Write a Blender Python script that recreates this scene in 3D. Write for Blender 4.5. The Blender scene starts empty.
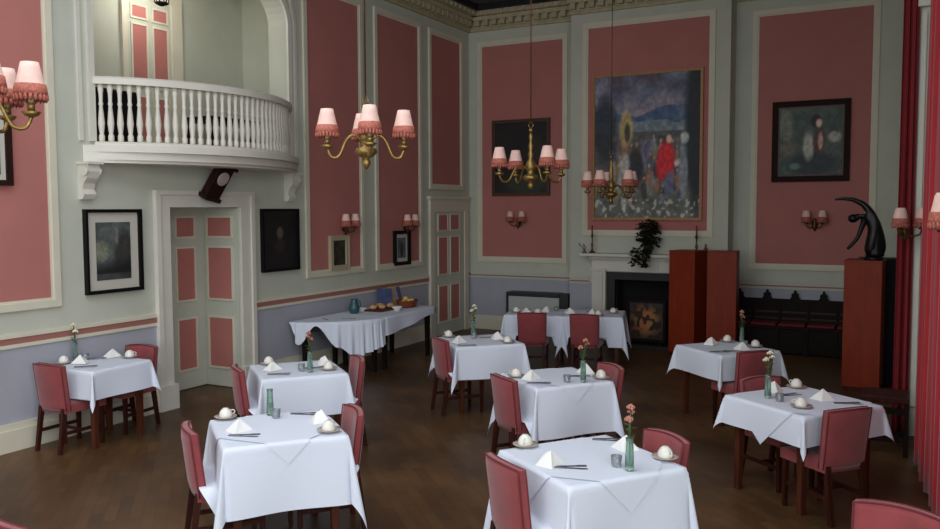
import bpy, bmesh, math, random
from math import sin, cos, pi, radians, sqrt, atan2, hypot
from mathutils import Vector, Matrix
random.seed(7)
scn = bpy.context.scene
COL = scn.collection
V = Vector

# ------------------------------------------------------------------ helpers
def lin(c):
    return tuple(((x/255/12.92) if x/255 <= .04045 else ((x/255+.055)/1.055)**2.4) for x in c)

def mat(name, rgb, rough=.6, var=.0, scale=8, metal=0, bump=0, bscale=60, spec=.5, sheen=0, trans=0, coat=0):
    m = bpy.data.materials.new(name); m.use_nodes = True
    nt = m.node_tree; b = nt.nodes['Principled BSDF']
    c = lin(rgb)
    b.inputs['Base Color'].default_value = (*c, 1)
    b.inputs['Roughness'].default_value = rough
    b.inputs['Metallic'].default_value = metal
    b.inputs['Specular IOR Level'].default_value = spec
    b.inputs['Sheen Weight'].default_value = sheen
    b.inputs['Transmission Weight'].default_value = trans
    b.inputs['Coat Weight'].default_value = coat
    tc = nt.nodes.new('ShaderNodeTexCoord')
    if var:
        n = nt.nodes.new('ShaderNodeTexNoise'); n.inputs['Scale'].default_value = scale; n.inputs['Detail'].default_value = 4
        r = nt.nodes.new('ShaderNodeValToRGB')
        r.color_ramp.elements[0].position = .3; r.color_ramp.elements[1].position = .7
        r.color_ramp.elements[0].color = (*[x*(1-var) for x in c], 1)
        r.color_ramp.elements[1].color = (*[min(1, x*(1+var)) for x in c], 1)
        nt.links.new(tc.outputs['Object'], n.inputs['Vector']); nt.links.new(n.outputs['Fac'], r.inputs['Fac'])
        nt.links.new(r.outputs['Color'], b.inputs['Base Color'])
    if bump:
        n2 = nt.nodes.new('ShaderNodeTexNoise'); n2.inputs['Scale'].default_value = bscale
        bp = nt.nodes.new('ShaderNodeBump'); bp.inputs['Strength'].default_value = bump; bp.inputs['Distance'].default_value = .01
        nt.links.new(tc.outputs['Object'], n2.inputs['Vector']); nt.links.new(n2.outputs['Fac'], bp.inputs['Height'])
        nt.links.new(bp.outputs['Normal'], b.inputs['Normal'])
    return m

def woodmat(name, rgb, rough=.4, var=.35, sc=(14, 14, 1.2)):
    m = mat(name, rgb, rough, spec=.18); nt = m.node_tree; b = nt.nodes['Principled BSDF']; c = lin(rgb)
    tc = nt.nodes.new('ShaderNodeTexCoord'); mp = nt.nodes.new('ShaderNodeMapping'); mp.inputs['Scale'].default_value = sc
    n = nt.nodes.new('ShaderNodeTexNoise'); n.inputs['Scale'].default_value = 3; n.inputs['Detail'].default_value = 5; n.inputs['Distortion'].default_value = .6
    r = nt.nodes.new('ShaderNodeValToRGB')
    r.color_ramp.elements[0].position = .3; r.color_ramp.elements[1].position = .72
    r.color_ramp.elements[0].color = (*[x*(1-var) for x in c], 1); r.color_ramp.elements[1].color = (*[x*(1+var) for x in c], 1)
    nt.links.new(tc.outputs['Object'], mp.inputs['Vector']); nt.links.new(mp.outputs['Vector'], n.inputs['Vector'])
    nt.links.new(n.outputs['Fac'], r.inputs['Fac']); nt.links.new(r.outputs['Color'], b.inputs['Base Color'])
    return m

def floormat():
    m = mat('parquet', (78, 56, 38), .42); nt = m.node_tree; b = nt.nodes['Principled BSDF']
    tc = nt.nodes.new('ShaderNodeTexCoord'); mp = nt.nodes.new('ShaderNodeMapping')
    mp.inputs['Rotation'].default_value = (0, 0, radians(45))
    br = nt.nodes.new('ShaderNodeTexBrick'); br.offset = .5
    br.inputs['Scale'].default_value = 1; br.inputs['Brick Width'].default_value = .36; br.inputs['Row Height'].default_value = .09
    br.inputs['Mortar Size'].default_value = .0025; br.inputs['Mortar'].default_value = (*lin((74, 54, 36)), 1)
    br.inputs['Color1'].default_value = (*lin((98, 73, 48)), 1); br.inputs['Color2'].default_value = (*lin((82, 60, 39)), 1)
    n = nt.nodes.new('ShaderNodeTexNoise'); n.inputs['Scale'].default_value = .9; n.inputs['Detail'].default_value = 6
    r = nt.nodes.new('ShaderNodeValToRGB'); r.color_ramp.elements[0].position = .35; r.color_ramp.elements[1].position = .7
    r.color_ramp.elements[0].color = (.6, .56, .54, 1); r.color_ramp.elements[1].color = (1.35, 1.25, 1.1, 1)
    mx = nt.nodes.new('ShaderNodeMix'); mx.data_type = 'RGBA'; mx.blend_type = 'MULTIPLY'; mx.inputs[0].default_value = 1
    nt.links.new(tc.outputs['Object'], mp.inputs['Vector']); nt.links.new(mp.outputs['Vector'], br.inputs['Vector'])
    nt.links.new(tc.outputs['Object'], n.inputs['Vector']); nt.links.new(n.outputs['Fac'], r.inputs['Fac'])
    nt.links.new(br.outputs['Color'], mx.inputs[6]); nt.links.new(r.outputs['Color'], mx.inputs[7])
    nt.links.new(mx.outputs[2], b.inputs['Base Color'])
    b.inputs['Specular IOR Level'].default_value = .28
    return m

def vcolmat(name, rough=.6):
    m = mat(name, (128, 128, 128), rough); nt = m.node_tree
    a = nt.nodes.new('ShaderNodeAttribute'); a.attribute_name = 'Paint'
    nt.links.new(a.outputs['Color'], nt.nodes['Principled BSDF'].inputs['Base Color'])
    return m

SAGE = mat('sage_wall', (194, 195, 180), .75, .04, 3)
CREAM = mat('cream_paint', (214, 207, 187), .6, .03, 5)
WHITEP = mat('white_paint', (216, 211, 199), .5, .03, 5)
PINK = mat('pink_wall', (181, 114, 106), .8, .05, 2.5)
PINKLINE = mat('pink_line', (160, 106, 94), .7)
LAV = mat('lavender_dado', (168, 168, 178), .75, .04, 3)
GILT = mat('gilded_plaster', (176, 166, 136), .7, .15, 12)
CEIL = mat('ceiling_grey', (88, 90, 96), .8)
BLACKLINE = mat('dark_border', (22, 18, 20), .7)
FLOOR = floormat()
CLOTH = mat('white_linen', (222, 227, 240), .85, .0, 8, bump=.15, bscale=30, spec=.2)
NAPK = mat('napkin_linen', (238, 236, 232), .85, spec=.2)
CHINA = mat('white_china', (232, 228, 218), .25, .03, 20)
SAUC = mat('saucer_china', (190, 178, 166), .3, .12, 60)
STEEL = mat('cutlery_steel', (120, 122, 126), .3, metal=.85)
REDUP = mat('red_upholstery', (138, 55, 58), .8, .14, 9, bump=.2, bscale=180, sheen=.35)
REDDK = mat('red_piping', (108, 36, 42), .8)
CHLEG = woodmat('chair_wood', (58, 26, 18), .5)
TBLW = woodmat('table_wood', (78, 40, 25), .5)
DARKW = woodmat('dark_oak', (26, 15, 12), .65)
MAHOG = woodmat('mahogany', (132, 48, 24), .45, .12, (9, 9, 1))
MAHOGD = woodmat('mahogany_edge', (70, 26, 16), .45, .2, (9, 9, 1))
BLACK = mat('black_paint', (14, 13, 14), .6, spec=.2)
SOOT = mat('soot', (10, 9, 9), .95, .3, 10)
SLATE = mat('slate_slip', (34, 34, 34), .6, .2, 14)
BRASS = mat('brass', (150, 122, 70), .42, .25, 30, metal=.8)
DBRASS = mat('dull_brass', (96, 70, 38), .4, .2, 30, metal=.7)
SHADE = mat('pink_shade', (236, 196, 184), .8, .06, 30)
FRINGE = mat('bead_fringe', (172, 96, 80), .7, .4, 90)
BRONZE = mat('bronze', (26, 22, 24), .38, .3, 12, metal=.5)
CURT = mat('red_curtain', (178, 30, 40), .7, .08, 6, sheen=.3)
CURT_UNLIT = mat('crimson_curtain', (122, 20, 28), .75, .08, 6)  # the near curtain's red, darkened because this one hangs unlit
GLASS = mat('green_glass', (196, 226, 212), .05, trans=.85)
CGLASS = mat('clear_glass', (215, 222, 226), .08, trans=.8)
LEAF = mat('leaf_green', (28, 38, 24), .6, .4, 20)
STEMG = mat('stem_green', (74, 92, 50), .6)
PETALP = mat('petal_peach', (184, 122, 104), .7, .15, 30)
PETALW = mat('petal_cream', (224, 216, 184), .7)
POT = mat('plant_pot', (60, 62, 62), .5)
HEAT = mat('heater_grey', (182, 185, 180), .5)
HEATD = mat('heater_dark', (40, 46, 50), .5)
TEAL = mat('teal_glaze', (44, 84, 92), .3)
BLUEC = mat('blue_card', (70, 82, 122), .6, .25, 9)
LILAC = mat('lilac_card', (110, 100, 132), .6, .2, 9)
YELC = mat('yellow_card', (196, 160, 60), .6, .2, 12)
BASK = mat('basket_wicker', (120, 56, 26), .7, .4, 60, bump=.5, bscale=90)
BREAD = mat('bread_crust', (196, 150, 104), .8, .2, 20)
FRUIT = mat('yellow_fruit', (214, 178, 86), .5, .15, 20)
TRAY = mat('tray_brown', (84, 40, 30), .5)
CLOCKF = mat('pale_dial', (188, 170, 166), .5)
IVORY = mat('mount_card', (196, 190, 178), .7)
CFRAME = mat('cream_frame', (176, 164, 136), .6)
GOLDF = mat('gold_frame', (172, 122, 78), .5, .15, 20)
BRNF = woodmat('brown_frame', (40, 20, 14), .7)
DULLGOLD = mat('dull_gilt_frame', (74, 50, 34), .5, .25, 20)
PAINT = vcolmat('painted_canvas')

class MB:
    def __init__(s): s.bm = bmesh.new(); s.sm = False
    def box(s, c, d, rz=0, bev=0, rot=None):
        M = Matrix.Translation(c) @ (rot.to_4x4() if rot else Matrix.Rotation(rz, 4, 'Z')) @ Matrix.Diagonal((d[0], d[1], d[2], 1))
        r = bmesh.ops.create_cube(s.bm, size=1, matrix=M)
        if bev:
            es = list({e for v in r['verts'] for e in v.link_edges})
            bmesh.ops.bevel(s.bm, geom=es, offset=bev, segments=2, affect='EDGES', profile=.6)
        return s
    def lohi(s, lo, hi, bev=0):
        return s.box([(a+b)/2 for a, b in zip(lo, hi)], [abs(b-a) for a, b in zip(lo, hi)], bev=bev)
    def prism(s, pts, f0, f1):
        """pts: 2D outline, f0/f1 map a 2D point to the two end faces"""
        a = [s.bm.verts.new(f0(*p)) for p in pts]; b = [s.bm.verts.new(f1(*p)) for p in pts]
        n = len(pts)
        s.bm.faces.new(a); s.bm.faces.new(b[::-1])
        for i in range(n): s.bm.faces.new((a[i], b[i], b[(i+1) % n], a[(i+1) % n]))
        return s
    def lathe(s, prof, c=(0, 0, 0), seg=20, M=None):
        rings = []
        for r, z in prof:
            ring = []
            for k in range(seg):
                p = V((r*cos(2*pi*k/seg), r*sin(2*pi*k/seg), z))
                if M: p = M @ p
                ring.append(s.bm.verts.new(p+V(c)))
            rings.append(ring)
        for a, b in zip(rings, rings[1:]):
            for k in range(seg):
                f = s.bm.faces.new((a[k], a[(k+1) % seg], b[(k+1) % seg], b[k])); f.smooth = True
        for ring, fl in ((rings[0], True), (rings[-1], False)):
            f = s.bm.faces.new(ring[::-1] if fl else ring)
        return s
    def tube(s, pts, rad, seg=8):
        pts = [V(p) for p in pts]; n = len(pts)
        if not hasattr(rad, '__len__'): rad = [rad]*n
        rings = []; up = V((0, 0, 1))
        prev = None
        for i, p in enumerate(pts):
            d = (pts[min(i+1, n-1)]-pts[max(i-1, 0)]).normalized()
            if prev is None:
                a = d.orthogonal().normalized()
            else:
                a = (prev-d*prev.dot(d)).normalized()
            prev = a; b = d.cross(a)
            rings.append([s.bm.verts.new(p+(a*cos(2*pi*k/seg)+b*sin(2*pi*k/seg))*rad[i]) for k in range(seg)])
        for a, b in zip(rings, rings[1:]):
            for k in range(seg):
                f = s.bm.faces.new((a[k], a[(k+1) % seg], b[(k+1) % seg], b[k])); f.smooth = True
        s.bm.faces.new(rings[0][::-1]); s.bm.faces.new(rings[-1])
        return s
    def grid(s, nu, nv, f, close=False, smooth=True):
        vs = [[s.bm.verts.new(f(i/nu, j/nv)) for j in range(nv+1)] for i in range(nu+1)]
        for i in range(nu):
            for j in range(nv):
                fc = s.bm.faces.new((vs[i][j], vs[i+1][j], vs[i+1][j+1], vs[i][j+1])); fc.smooth = smooth
        return vs
    def slab(s, nu, nv, f, g, smooth=True):
        a = s.grid(nu, nv, f, smooth=smooth); b = s.grid(nu, nv, g, smooth=smooth)
        rim = lambda v: [v[i][0] for i in range(nu)]+[v[nu][j] for j in range(nv)]+[v[nu-i][nv] for i in range(nu)]+[v[0][nv-j] for j in range(nv)]
        A, B = rim(a), rim(b); n = len(A)
        for k in range(n): s.bm.faces.new((A[k], A[(k+1) % n], B[(k+1) % n], B[k]))
        return s
    def ball(s, c, r, sc=(1, 1, 1), sub=2):
        M = Matrix.Translation(c) @ Matrix.Diagonal((sc[0], sc[1], sc[2], 1))
        res = bmesh.ops.create_icosphere(s.bm, subdivisions=sub, radius=r, matrix=M)
        for v in res['verts']:
            for f in v.link_faces: f.smooth = True
        return s
    def build(s, name, m, parent=None, loc=None, rz=0):
        bmesh.ops.recalc_face_normals(s.bm, faces=s.bm.faces[:])
        me = bpy.data.meshes.new(name); s.bm.to_mesh(me); s.bm.free()
        me.materials.append(m)
        o = bpy.data.objects.new(name, me); COL.objects.link(o)
        if parent: o.parent = parent
        if loc is not None: o.location = loc
        if rz: o.rotation_euler = (0, 0, rz)
        return o

def tag(o, label=None, cat=None, group=None, kind=None):
    if label: o['label'] = label
    if cat: o['category'] = cat
    if group: o['group'] = group
    if kind: o['kind'] = kind
    return o
def thing(name, label, cat, loc=(0, 0, 0), rz=0, group=None):
    o = bpy.data.objects.new(name, None); COL.objects.link(o)
    o.location = loc; o.rotation_euler = (0, 0, rz); o.empty_display_size = .1
    return tag(o, label, cat, group)
def copy_tree(o, parent=None):
    c = o.copy(); COL.objects.link(c); c.parent = parent
    for ch in list(o.children): copy_tree(ch, c)
    return c
protos = {}
def inst(key, make, label, loc, rz=0, group=None):
    """first call builds the thing, later calls copy it with its parts"""
    if key not in protos:
        o = make(); protos[key] = o
    else:
        o = copy_tree(protos[key])
    o.location = loc; o.rotation_euler = (0, 0, rz); o['label'] = label
    if group: o['group'] = group
    return o
def struct(mb, name, m, parent=None, label=None, cat=None):
    o = mb.build(name, m, parent)
    o['kind'] = 'structure'
    if not parent:
        o['label'] = label; o['category'] = cat
    return o

# ------------------------------------------------------------------ camera
f_px = 842.0
X_, Y_ = V((1589, -49.5, f_px)).normalized(), V((448, 57.5, -f_px)).normalized()
X_ = (X_-Y_*X_.dot(Y_)).normalized(); Z_ = X_.cross(Y_)
cam = bpy.data.cameras.new('camera'); cam.sensor_width = 36; cam.lens = f_px/940*36; cam.clip_end = 100
co = bpy.data.objects.new('camera', cam); COL.objects.link(co)
co.matrix_world = Matrix.Translation((0, 0, 2.25)) @ Matrix((X_, Y_, Z_)).to_4x4()
scn.camera = co

# ------------------------------------------------------------------ room shell
XL, YB, YC, ZC = -7.45, 14.02, 13.6, 5.9
YR, XR, XR2, YS = -8.0, .3, -.17, 9.3
XN, YN = 2.0, 4.1   # the near end of the hall is wider
OL = lambda a, z, o: (XL+o, a, z)
OB = lambda a, z, o: (a, YB-o, z)
OC = lambda a, z, o: (a, YC-o, z)
OS = lambda a, z, o: (a, YS-o, z)

struct(MB().lohi((XL-1.8, YR-.2, -.1), (XN+.2, YB+.2, 0)), 'floor', FLOOR, label='dark brown parquet floor of the dining hall', cat='floor')
SKY = (-6.4, -1.0, -3.5, 5.6)   # opening of the roof light added to brighten the tables: x0, x1, y0, y1
m = MB(); x0, x1, y0, y1 = SKY
m.lohi((XL-.3, YR-.2, ZC), (XN+.3, y0, ZC+.12)).lohi((XL-.3, y1, ZC), (XN+.3, YB+.3, ZC+.12)).lohi((XL-.3, y0, ZC), (x0, y1, ZC+.12)).lohi((x1, y0, ZC), (XN+.3, y1, ZC+.12))
struct(m, 'ceiling', CEIL, label='dark grey ceiling above the gilded cornice', cat='ceiling')

# left wall with door and gallery openings
AY0, AY1, AZ0, AZ1 = 5.86, 8.86, 2.95, 5.1
DY0, DY1, DZ = 6.79, 7.92, 2.28
w = MB(); T = .3
for y0, y1, z0, z1 in [(YR, AY0, 0, ZC), (AY1, YB+.2, 0, ZC), (AY0, DY0, 0, AZ0), (DY1, AY1, 0, AZ0), (DY0, DY1, DZ, AZ0), (AY0, AY1, AZ1, ZC)]:
    w.lohi((XL-T, y0, z0), (XL, y1, z1))
R_ = .42
for yc, sg in ((AY0, 1), (AY1, -1)):
    pts = [(yc, AZ1)]+[(yc+sg*R_*(1-cos(t)), AZ1-R_*(1-sin(t))) for t in [i*pi/2/8 for i in range(9)]]
    w.prism(pts, lambda y, z: (XL, y, z), lambda y, z: (XL-T, y, z))
wall_left = struct(w, 'wall_left', SAGE, label='long sage green wall with pink panels, double door and balcony', cat='wall')

# gallery room behind the opening
struct(MB().lohi((-9.0, 5.3, AZ0), (-8.9, 9.7, 5.5)), 'wall_gallery_back', SAGE, label='pale sage back wall of the balcony recess', cat='wall')
struct(MB().lohi((-8.9, 5.3, AZ0), (XL-T, 5.4, 5.5)), 'wall_gallery_left', SAGE, label='left side wall of the balcony recess', cat='wall')
struct(MB().lohi((-8.9, 9.6, AZ0), (XL-T, 9.7, 5.5)), 'wall_gallery_right', SAGE, label='right side wall of the balcony recess', cat='wall')
struct(MB().lohi((-9.0, 5.3, 5.4), (XL-T, 9.7, 5.5)), 'ceiling_gallery', SAGE, label='low ceiling of the balcony recess', cat='ceiling')
struct(MB().lohi((-9.0, 5.3, AZ0-.1), (XL-T, 9.7, AZ0)), 'floor_gallery', CREAM, label='floor of the balcony recess', cat='floor')
# door recess box
struct(MB().lohi((-8.15, DY0, 0), (-8.08, DY1, DZ)).lohi((-8.1, DY0-.08, 0), (XL-T, DY0, DZ)).lohi((-8.1, DY1, 0), (XL-T, DY1+.08, DZ)).lohi((-8.1, DY0-.08, DZ), (XL-T, DY1+.08, DZ+.08)),
       'wall_doorway_recess', SAGE, label='sage lining of the deep doorway below the balcony', cat='wall')

# back wall + chimney breast
CX0, CX1 = -5.27, -2.63
FX0, FX1, FZ = -4.6, -3.3, 1.18
wall_back = struct(MB().lohi((XL-T, YB, 0), (XR+.3, YB+.2, ZC)), 'wall_back', SAGE, label='far end wall with pink panels on both sides of the fireplace', cat='wall')
chim = struct(MB().lohi((CX0, YC, 0), (FX0, YB, ZC)).lohi((FX1, YC, 0), (CX1, YB, ZC)).lohi((FX0, YC, FZ), (FX1, YB, ZC)),
              'wall_chimney_breast', SAGE, label='projecting chimney breast with the large painting above the mantelpiece', cat='wall')

# right wall: near wall with invented windows, a step, the far part
w = MB()
WZ0, WZ1 = 1.3, 5.4
RWY = [(-7.4, -4.8), (-4.2, -1.6), (-1.0, 1.6)]
ys = [YR]+[y for p in RWY for y in p]+[YN+.05]
for i in range(0, len(ys), 2): w.lohi((XN, ys[i], 0), (XN+.25, ys[i+1], ZC))
for a, b in RWY: w.lohi((XN, a, 0), (XN+.25, b, WZ0)).lohi((XN, a, WZ1), (XN+.25, b, ZC))
w.lohi((XR, YN, 0), (XN+.25, YS+.05, ZC))
w.lohi((XR2, YS, 0), (XR+.25, YB, ZC))
wall_right = struct(w, 'wall_right', SAGE, label='right wall behind the red curtains', cat='wall')
# rear wall with three tall windows, invented to supply daylight
RX = [(-6.6, -4.7), (-3.8, -1.9), (-1.0, .9)]
w = MB(); xs = [XL-T]+[x for p in RX for x in p]+[XN+.25]
for i in range(0, len(xs), 2): w.lohi((xs[i], YR-.25, 0), (xs[i+1], YR, ZC))
for a, b in RX: w.lohi((a, YR-.25, 0), (b, YR, WZ0)).lohi((a, YR-.25, WZ1), (b, YR, ZC))
struct(w, 'wall_rear', SAGE, label='rear wall with three tall windows behind the viewer', cat='wall')
PANE = mat('window_glass', (235, 240, 242), .02, trans=1)
nw = 0
def window(cx, cy, wid, horizontal):  # unseen windows invented to supply the hall's daylight
    global nw
    nw += 1
    m = MB()
    def bar(a0, a1, z0, z1):
        if horizontal: m.lohi((cx+a0, cy-.03, z0), (cx+a1, cy+.03, z1))
        else: m.lohi((cx-.03, cy+a0, z0), (cx+.03, cy+a1, z1))
    h = wid/2
    bar(-h, -h+.07, WZ0, WZ1); bar(h-.07, h, WZ0, WZ1); bar(-h, h, WZ0, WZ0+.08); bar(-h, h, WZ1-.08, WZ1); bar(-h, h, 3.3, 3.38)
    for k in (-1, 1): bar(k*h/3-.015, k*h/3+.015, WZ0, WZ1)
    for z in (2.3, 4.35): bar(-h, h, z-.015, z+.015)
    fr = struct(m, 'window_%d' % nw, WHITEP, label='tall white sash window number %s' % ['one, rear left', 'two, rear middle', 'three, rear right', 'four, in the right wall by the rear corner', 'five, in the middle of the right wall', 'six, in the right wall beside the camera'][nw-1], cat='window')
    g = MB()
    if horizontal: g.lohi((cx-h, cy-.004, WZ0), (cx+h, cy+.004, WZ1))
    else: g.lohi((cx-.004, cy-h, WZ0), (cx+.004, cy+h, WZ1))
    g.build('pane', PANE, fr)
m = MB(); g = MB()
for k in range(5): m.lohi((x0+(x1-x0)*k/4-.04, y0, ZC+.02), (x0+(x1-x0)*k/4+.04, y1, ZC+.1))
for k in range(6): m.lohi((x0, y0+(y1-y0)*k/5-.04, ZC+.02), (x1, y0+(y1-y0)*k/5+.04, ZC+.1))
rl = struct(m, 'window_roof', WHITEP, label='large glazed roof light in the ceiling over the near half of the hall', cat='window')  # unseen roof light, added for light from above
g.lohi((x0, y0, ZC+.05), (x1, y1, ZC+.06)).build('pane', PANE, rl)
for a, b in RX: window((a+b)/2, YR-.15, b-a, True)
for a, b in RWY: window(XN+.15, (a+b)/2, b-a, False)

# ------------------------------------------------------------------ panels and mouldings
def rect(mb, O, a0, a1, z0, z1, o0, o1):
    p = [O(a0, z0, o0), O(a1, z1, o1)]
    lo = [min(p[0][k], p[1][k]) for k in range(3)]; hi = [max(p[0][k], p[1][k]) for k in range(3)]
    return mb.lohi(lo, hi)
def frame(mb, O, a0, a1, z0, z1, w=.07, d=.03, o0=-.004):
    rect(mb, O, a0, a1, z1-w, z1, o0, d); rect(mb, O, a0, a1, z0, z0+w, o0, d)
    rect(mb, O, a0, a0+w, z0+w, z1-w, o0, d); rect(mb, O, a1-w, a1, z0+w, z1-w, o0, d)
    # inner bead
    b = w*.35
    rect(mb, O, a0+w, a1-w, z1-w-b, z1-w, o0, d*.5); rect(mb, O, a0+w, a1-w, z0+w, z0+w+b, o0, d*.5)
    rect(mb, O, a0+w, a0+w+b, z0+w+b, z1-w-b, o0, d*.5); rect(mb, O, a1-w-b, a1-w, z0+w+b, z1-w-b, o0, d*.5)
def wall_panel(par, O, a0, a1, z0, z1, w=.07):
    struct(rect(MB(), O, a0, a1, z0, z1, -.003, .006), 'pink_panel', PINK, par)
    m = MB(); frame(m, O, a0-w, a1+w, z0-w, z1+w, w)
    struct(m, 'panel_moulding', CREAM, par)
wall_panel(wall_left, OL, 2.6, 5.33, 1.38, 5.24)
wall_panel(wall_left, OL, 9.26, 10.5, 1.37, 5.28)
wall_panel(wall_left, OL, 10.96, 12.2, 1.36, 5.28)
wall_panel(wall_left, OL, 12.6, 13.66, 2.66, 5.26)
wall_panel(wall_back, OB, -7.2, -5.56, 1.34, 5.24)
wall_panel(wall_back, OB, -2.3, -.63, 1.34, 5.26)
wall_panel(chim, OC, -4.98, -2.93, 1.86, 5.27)

# lower wall paint, dado lines and skirting as trims
tn = [0]
def trim(mb, m, label):
    tn[0] += 1
    return struct(mb, 'trim_%d' % tn[0], m, label=label, cat='trim')
segsL = [(YR, 6.58), (8.14, 12.48), (13.9, YB)]
m = MB()
for a, b in segsL: rect(m, OL, a, b, .24, 1.0, -.003, .004)
struct(m, 'lower_wall', LAV, wall_left)
m = MB(); rect(m, OB, XL, CX0, .24, 1.0, -.003, .004); rect(m, OB, CX1, XR2, .24, 1.0, -.003, .004); struct(m, 'lower_wall', LAV, wall_back)
m = MB(); rect(m, OC, CX0, -4.86, .24, 1.0, -.003, .004); rect(m, OC, -3.04, CX1, .24, 1.0, -.003, .004); struct(m, 'lower_wall', LAV, chim)
def dado(O, segs, label, M1=CREAM, pz=1.06):
    m = MB(); p = MB()
    for a, b in segs:
        rect(m, O, a, b, 1.06, 1.1, -.003, .028); rect(m, O, a, b, .965, 1.0, -.003, .02)
        rect(p, O, a, b, 1.0, pz, -.003, .018)
        if pz < 1.06: rect(m, O, a, b, pz, 1.06, -.003, .018)
    t = trim(m, M1, label); struct(p, 'painted_line', PINKLINE, t)
dado(OL, segsL, 'cream dado rail with a pink line along the left wall')
dado(OB, [(XL, CX0), (CX1, XR2)], 'cream dado rail with a pink line on the far wall', SAGE, 1.022)
dado(OC, [(CX0, -4.92), (-2.98, CX1)], 'short dado rail on the chimney breast', SAGE, 1.022)
def skirt(name, O, segs, label):
    m = MB()
    for a, b in segs: rect(m, O, a, b, 0, .2, -.003, .045); rect(m, O, a, b, .2, .26, -.003, .028)
    struct(m, name, CREAM, label=label, cat='skirting board')
skirt('baseboard_left', OL, segsL, 'cream skirting board along the left wall')
skirt('baseboard_back', OB, [(XL+.05, CX0), (CX1, XR2)], 'cream skirting board along the far wall')
skirt('baseboard_chimney', OC, [(CX0, -4.86), (-3.04, CX1)], 'cream skirting board of the chimney breast')

# cornice with gilded leaf blocks
def cornice(O, a0, a1, label):
    m = MB(); g = MB()
    rect(m, O, a0, a1, 5.5, 5.55, -.003, .05); rect(m, O, a0, a1, 5.66, 5.73, -.003, .2); rect(m, O, a0, a1, 5.73, 5.79, -.003, .3); rect(m, O, a0, a1, 5.55, 5.66, -.003, .08); rect(m, O, a0, a1, 5.79, 5.905, -.003, .33)
    n = int((a1-a0)/.16)
    for k in range(n):
        a = a0+(k+.5)*(a1-a0)/n
        rect(g, O, a-.05, a+.05, 5.57, 5.66, .07, .17)
        rect(g, O, a-.03, a+.03, 5.74, 5.79, .29, .33)
    t = trim(m, GILT, label); struct(g, 'leaf_blocks', GILT, t)
    b = MB(); rect(b, O, a0, a1, 5.8, 5.905, .33, .4); trim(b, BLACKLINE, 'dark border between cornice and ceiling, '+label.split(' ', 2)[2])
cornice(OL, YR, YB, 'gilded cornice along the left wall')
cornice(OB, XL, CX0, 'gilded cornice over the left alcove')
cornice(OC, CX0, CX1, 'gilded cornice over the chimney breast')
cornice(OB, CX1, XR2, 'gilded cornice over the right alcove')

# moulding that follows the gallery opening
def path_moulding(pts, w, d, O):
    m = MB(); n = len(pts); inner = []; outer = []
    for i, p in enumerate(pts):
        t = (V(pts[min(i+1, n-1)])-V(pts[max(i-1, 0)])).normalized(); nr = V((-t.y, t.x))
        inner.append(V(p)); outer.append(V(p)+nr*w)
    for i in range(n-1):
        m.prism([inner[i], inner[i+1], outer[i+1], outer[i]], lambda a, z: O(a, z, -.003), lambda a, z: O(a, z, d))
    return m
pts = [(AY1, AZ0), (AY1, AZ1-R_)]+[(AY1-R_*(1-cos(t)), AZ1-R_*(1-sin(t))) for t in [i*pi/2/10 for i in range(1, 11)]]
pts += [(AY0+R_*(1-cos(t)), AZ1-R_*(1-sin(t))) for t in [pi/2-i*pi/2/10 for i in range(0, 11)]]+[(AY0, AZ0)]
pts = pts[::-1]
trim(path_moulding([(a, z) for a, z in pts], .07, .035, OL), WHITEP, 'white moulding with rounded corners around the balcony opening')
trim(path_moulding([(a+(.14 if a > 7.4 else -.14), z+(.14 if z > 4.9 else 0)) for a, z in pts], .045, .02, OL), WHITEP, 'outer bead moulding around the balcony opening')

# door casing main
m = MB()
for a0, a1 in ((6.58, 6.79), (7.92, 8.14)):
    rect(m, OL, a0, a1, .26, 2.28, -.003, .03); rect(m, OL, (a0 if a0 < 7 else a1-.06), (a0+.06 if a0 < 7 else a1), .26, 2.42, .03, .055); rect(m, OL, a0-.03, a1+.02, 0, .28, -.003, .08)
rect(m, OL, 6.58, 8.14, 2.28, 2.47, -.003, .03); rect(m, OL, 6.58, 8.14, 2.42, 2.47, .03, .055)
trim(m, WHITEP, 'white architrave around the deep double doorway')

PR = [(.26, .88), (1.13, 1.77), (1.92, 2.15)]
def leaf(par, name, O, a0, a1, cols, th=.04, z1=2.27, rows=PR):
    l = struct(rect(MB(), O, a0, a1, .01, z1, 0, th), name, SAGE, par)
    pk = MB(); md = MB()
    for c0, c1 in cols:
        for z0, zz in rows:
            rect(pk, O, c0, c1, z0, zz, th-.004, th+.006)
            frame(md, O, c0-.025, c1+.025, z0-.025, zz+.025, .025, th+.016, th-.004)
    struct(pk, 'pink_door_panels', PINK, l); struct(md, 'panel_moulding', CREAM, l)
    return l
d1 = struct(MB().lohi((-8.08, DY0, 2.2), (-7.98, DY1, DZ)), 'door_1', SAGE, label='tall sage double door with pink panels below the balcony', cat='door')
OD = lambda a, z, o: (-8.08+o, a, z)
leaf(d1, 'left_leaf', OD, DY0, 7.34, [(6.9, 7.24)])
leaf(d1, 'right_leaf', OD, 7.36, DY1, [(7.44, 7.72)])
ORV = lambda a, z, o: (a, DY1-o, z)
leaf(d1, 'panelled_reveal', ORV, -8.03, XL-.02, [(-7.96, -7.57)], .025)

# corner door
d2 = struct(rect(MB(), OL, 12.5, 13.88, 2.2, 2.42, -.003, .05), 'door_2', CREAM, label='sage door with pink panels at the far end of the left wall', cat='door')
m = MB(); rect(m, OL, 12.5, 12.63, 0, 2.2, -.003, .05); rect(m, OL, 13.74, 13.88, 0, 2.2, -.003, .05); rect(m, OL, 12.46, 13.92, 2.42, 2.47, -.003, .08)
struct(m, 'door_frame', CREAM, d2)
leaf(d2, 'door_leaf', OL, 12.63, 13.74, [(12.79, 13.1), (13.22, 13.53)], .03, 2.2, [(.26, .88), (1.1, 1.74), (1.88, 2.14)])

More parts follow.
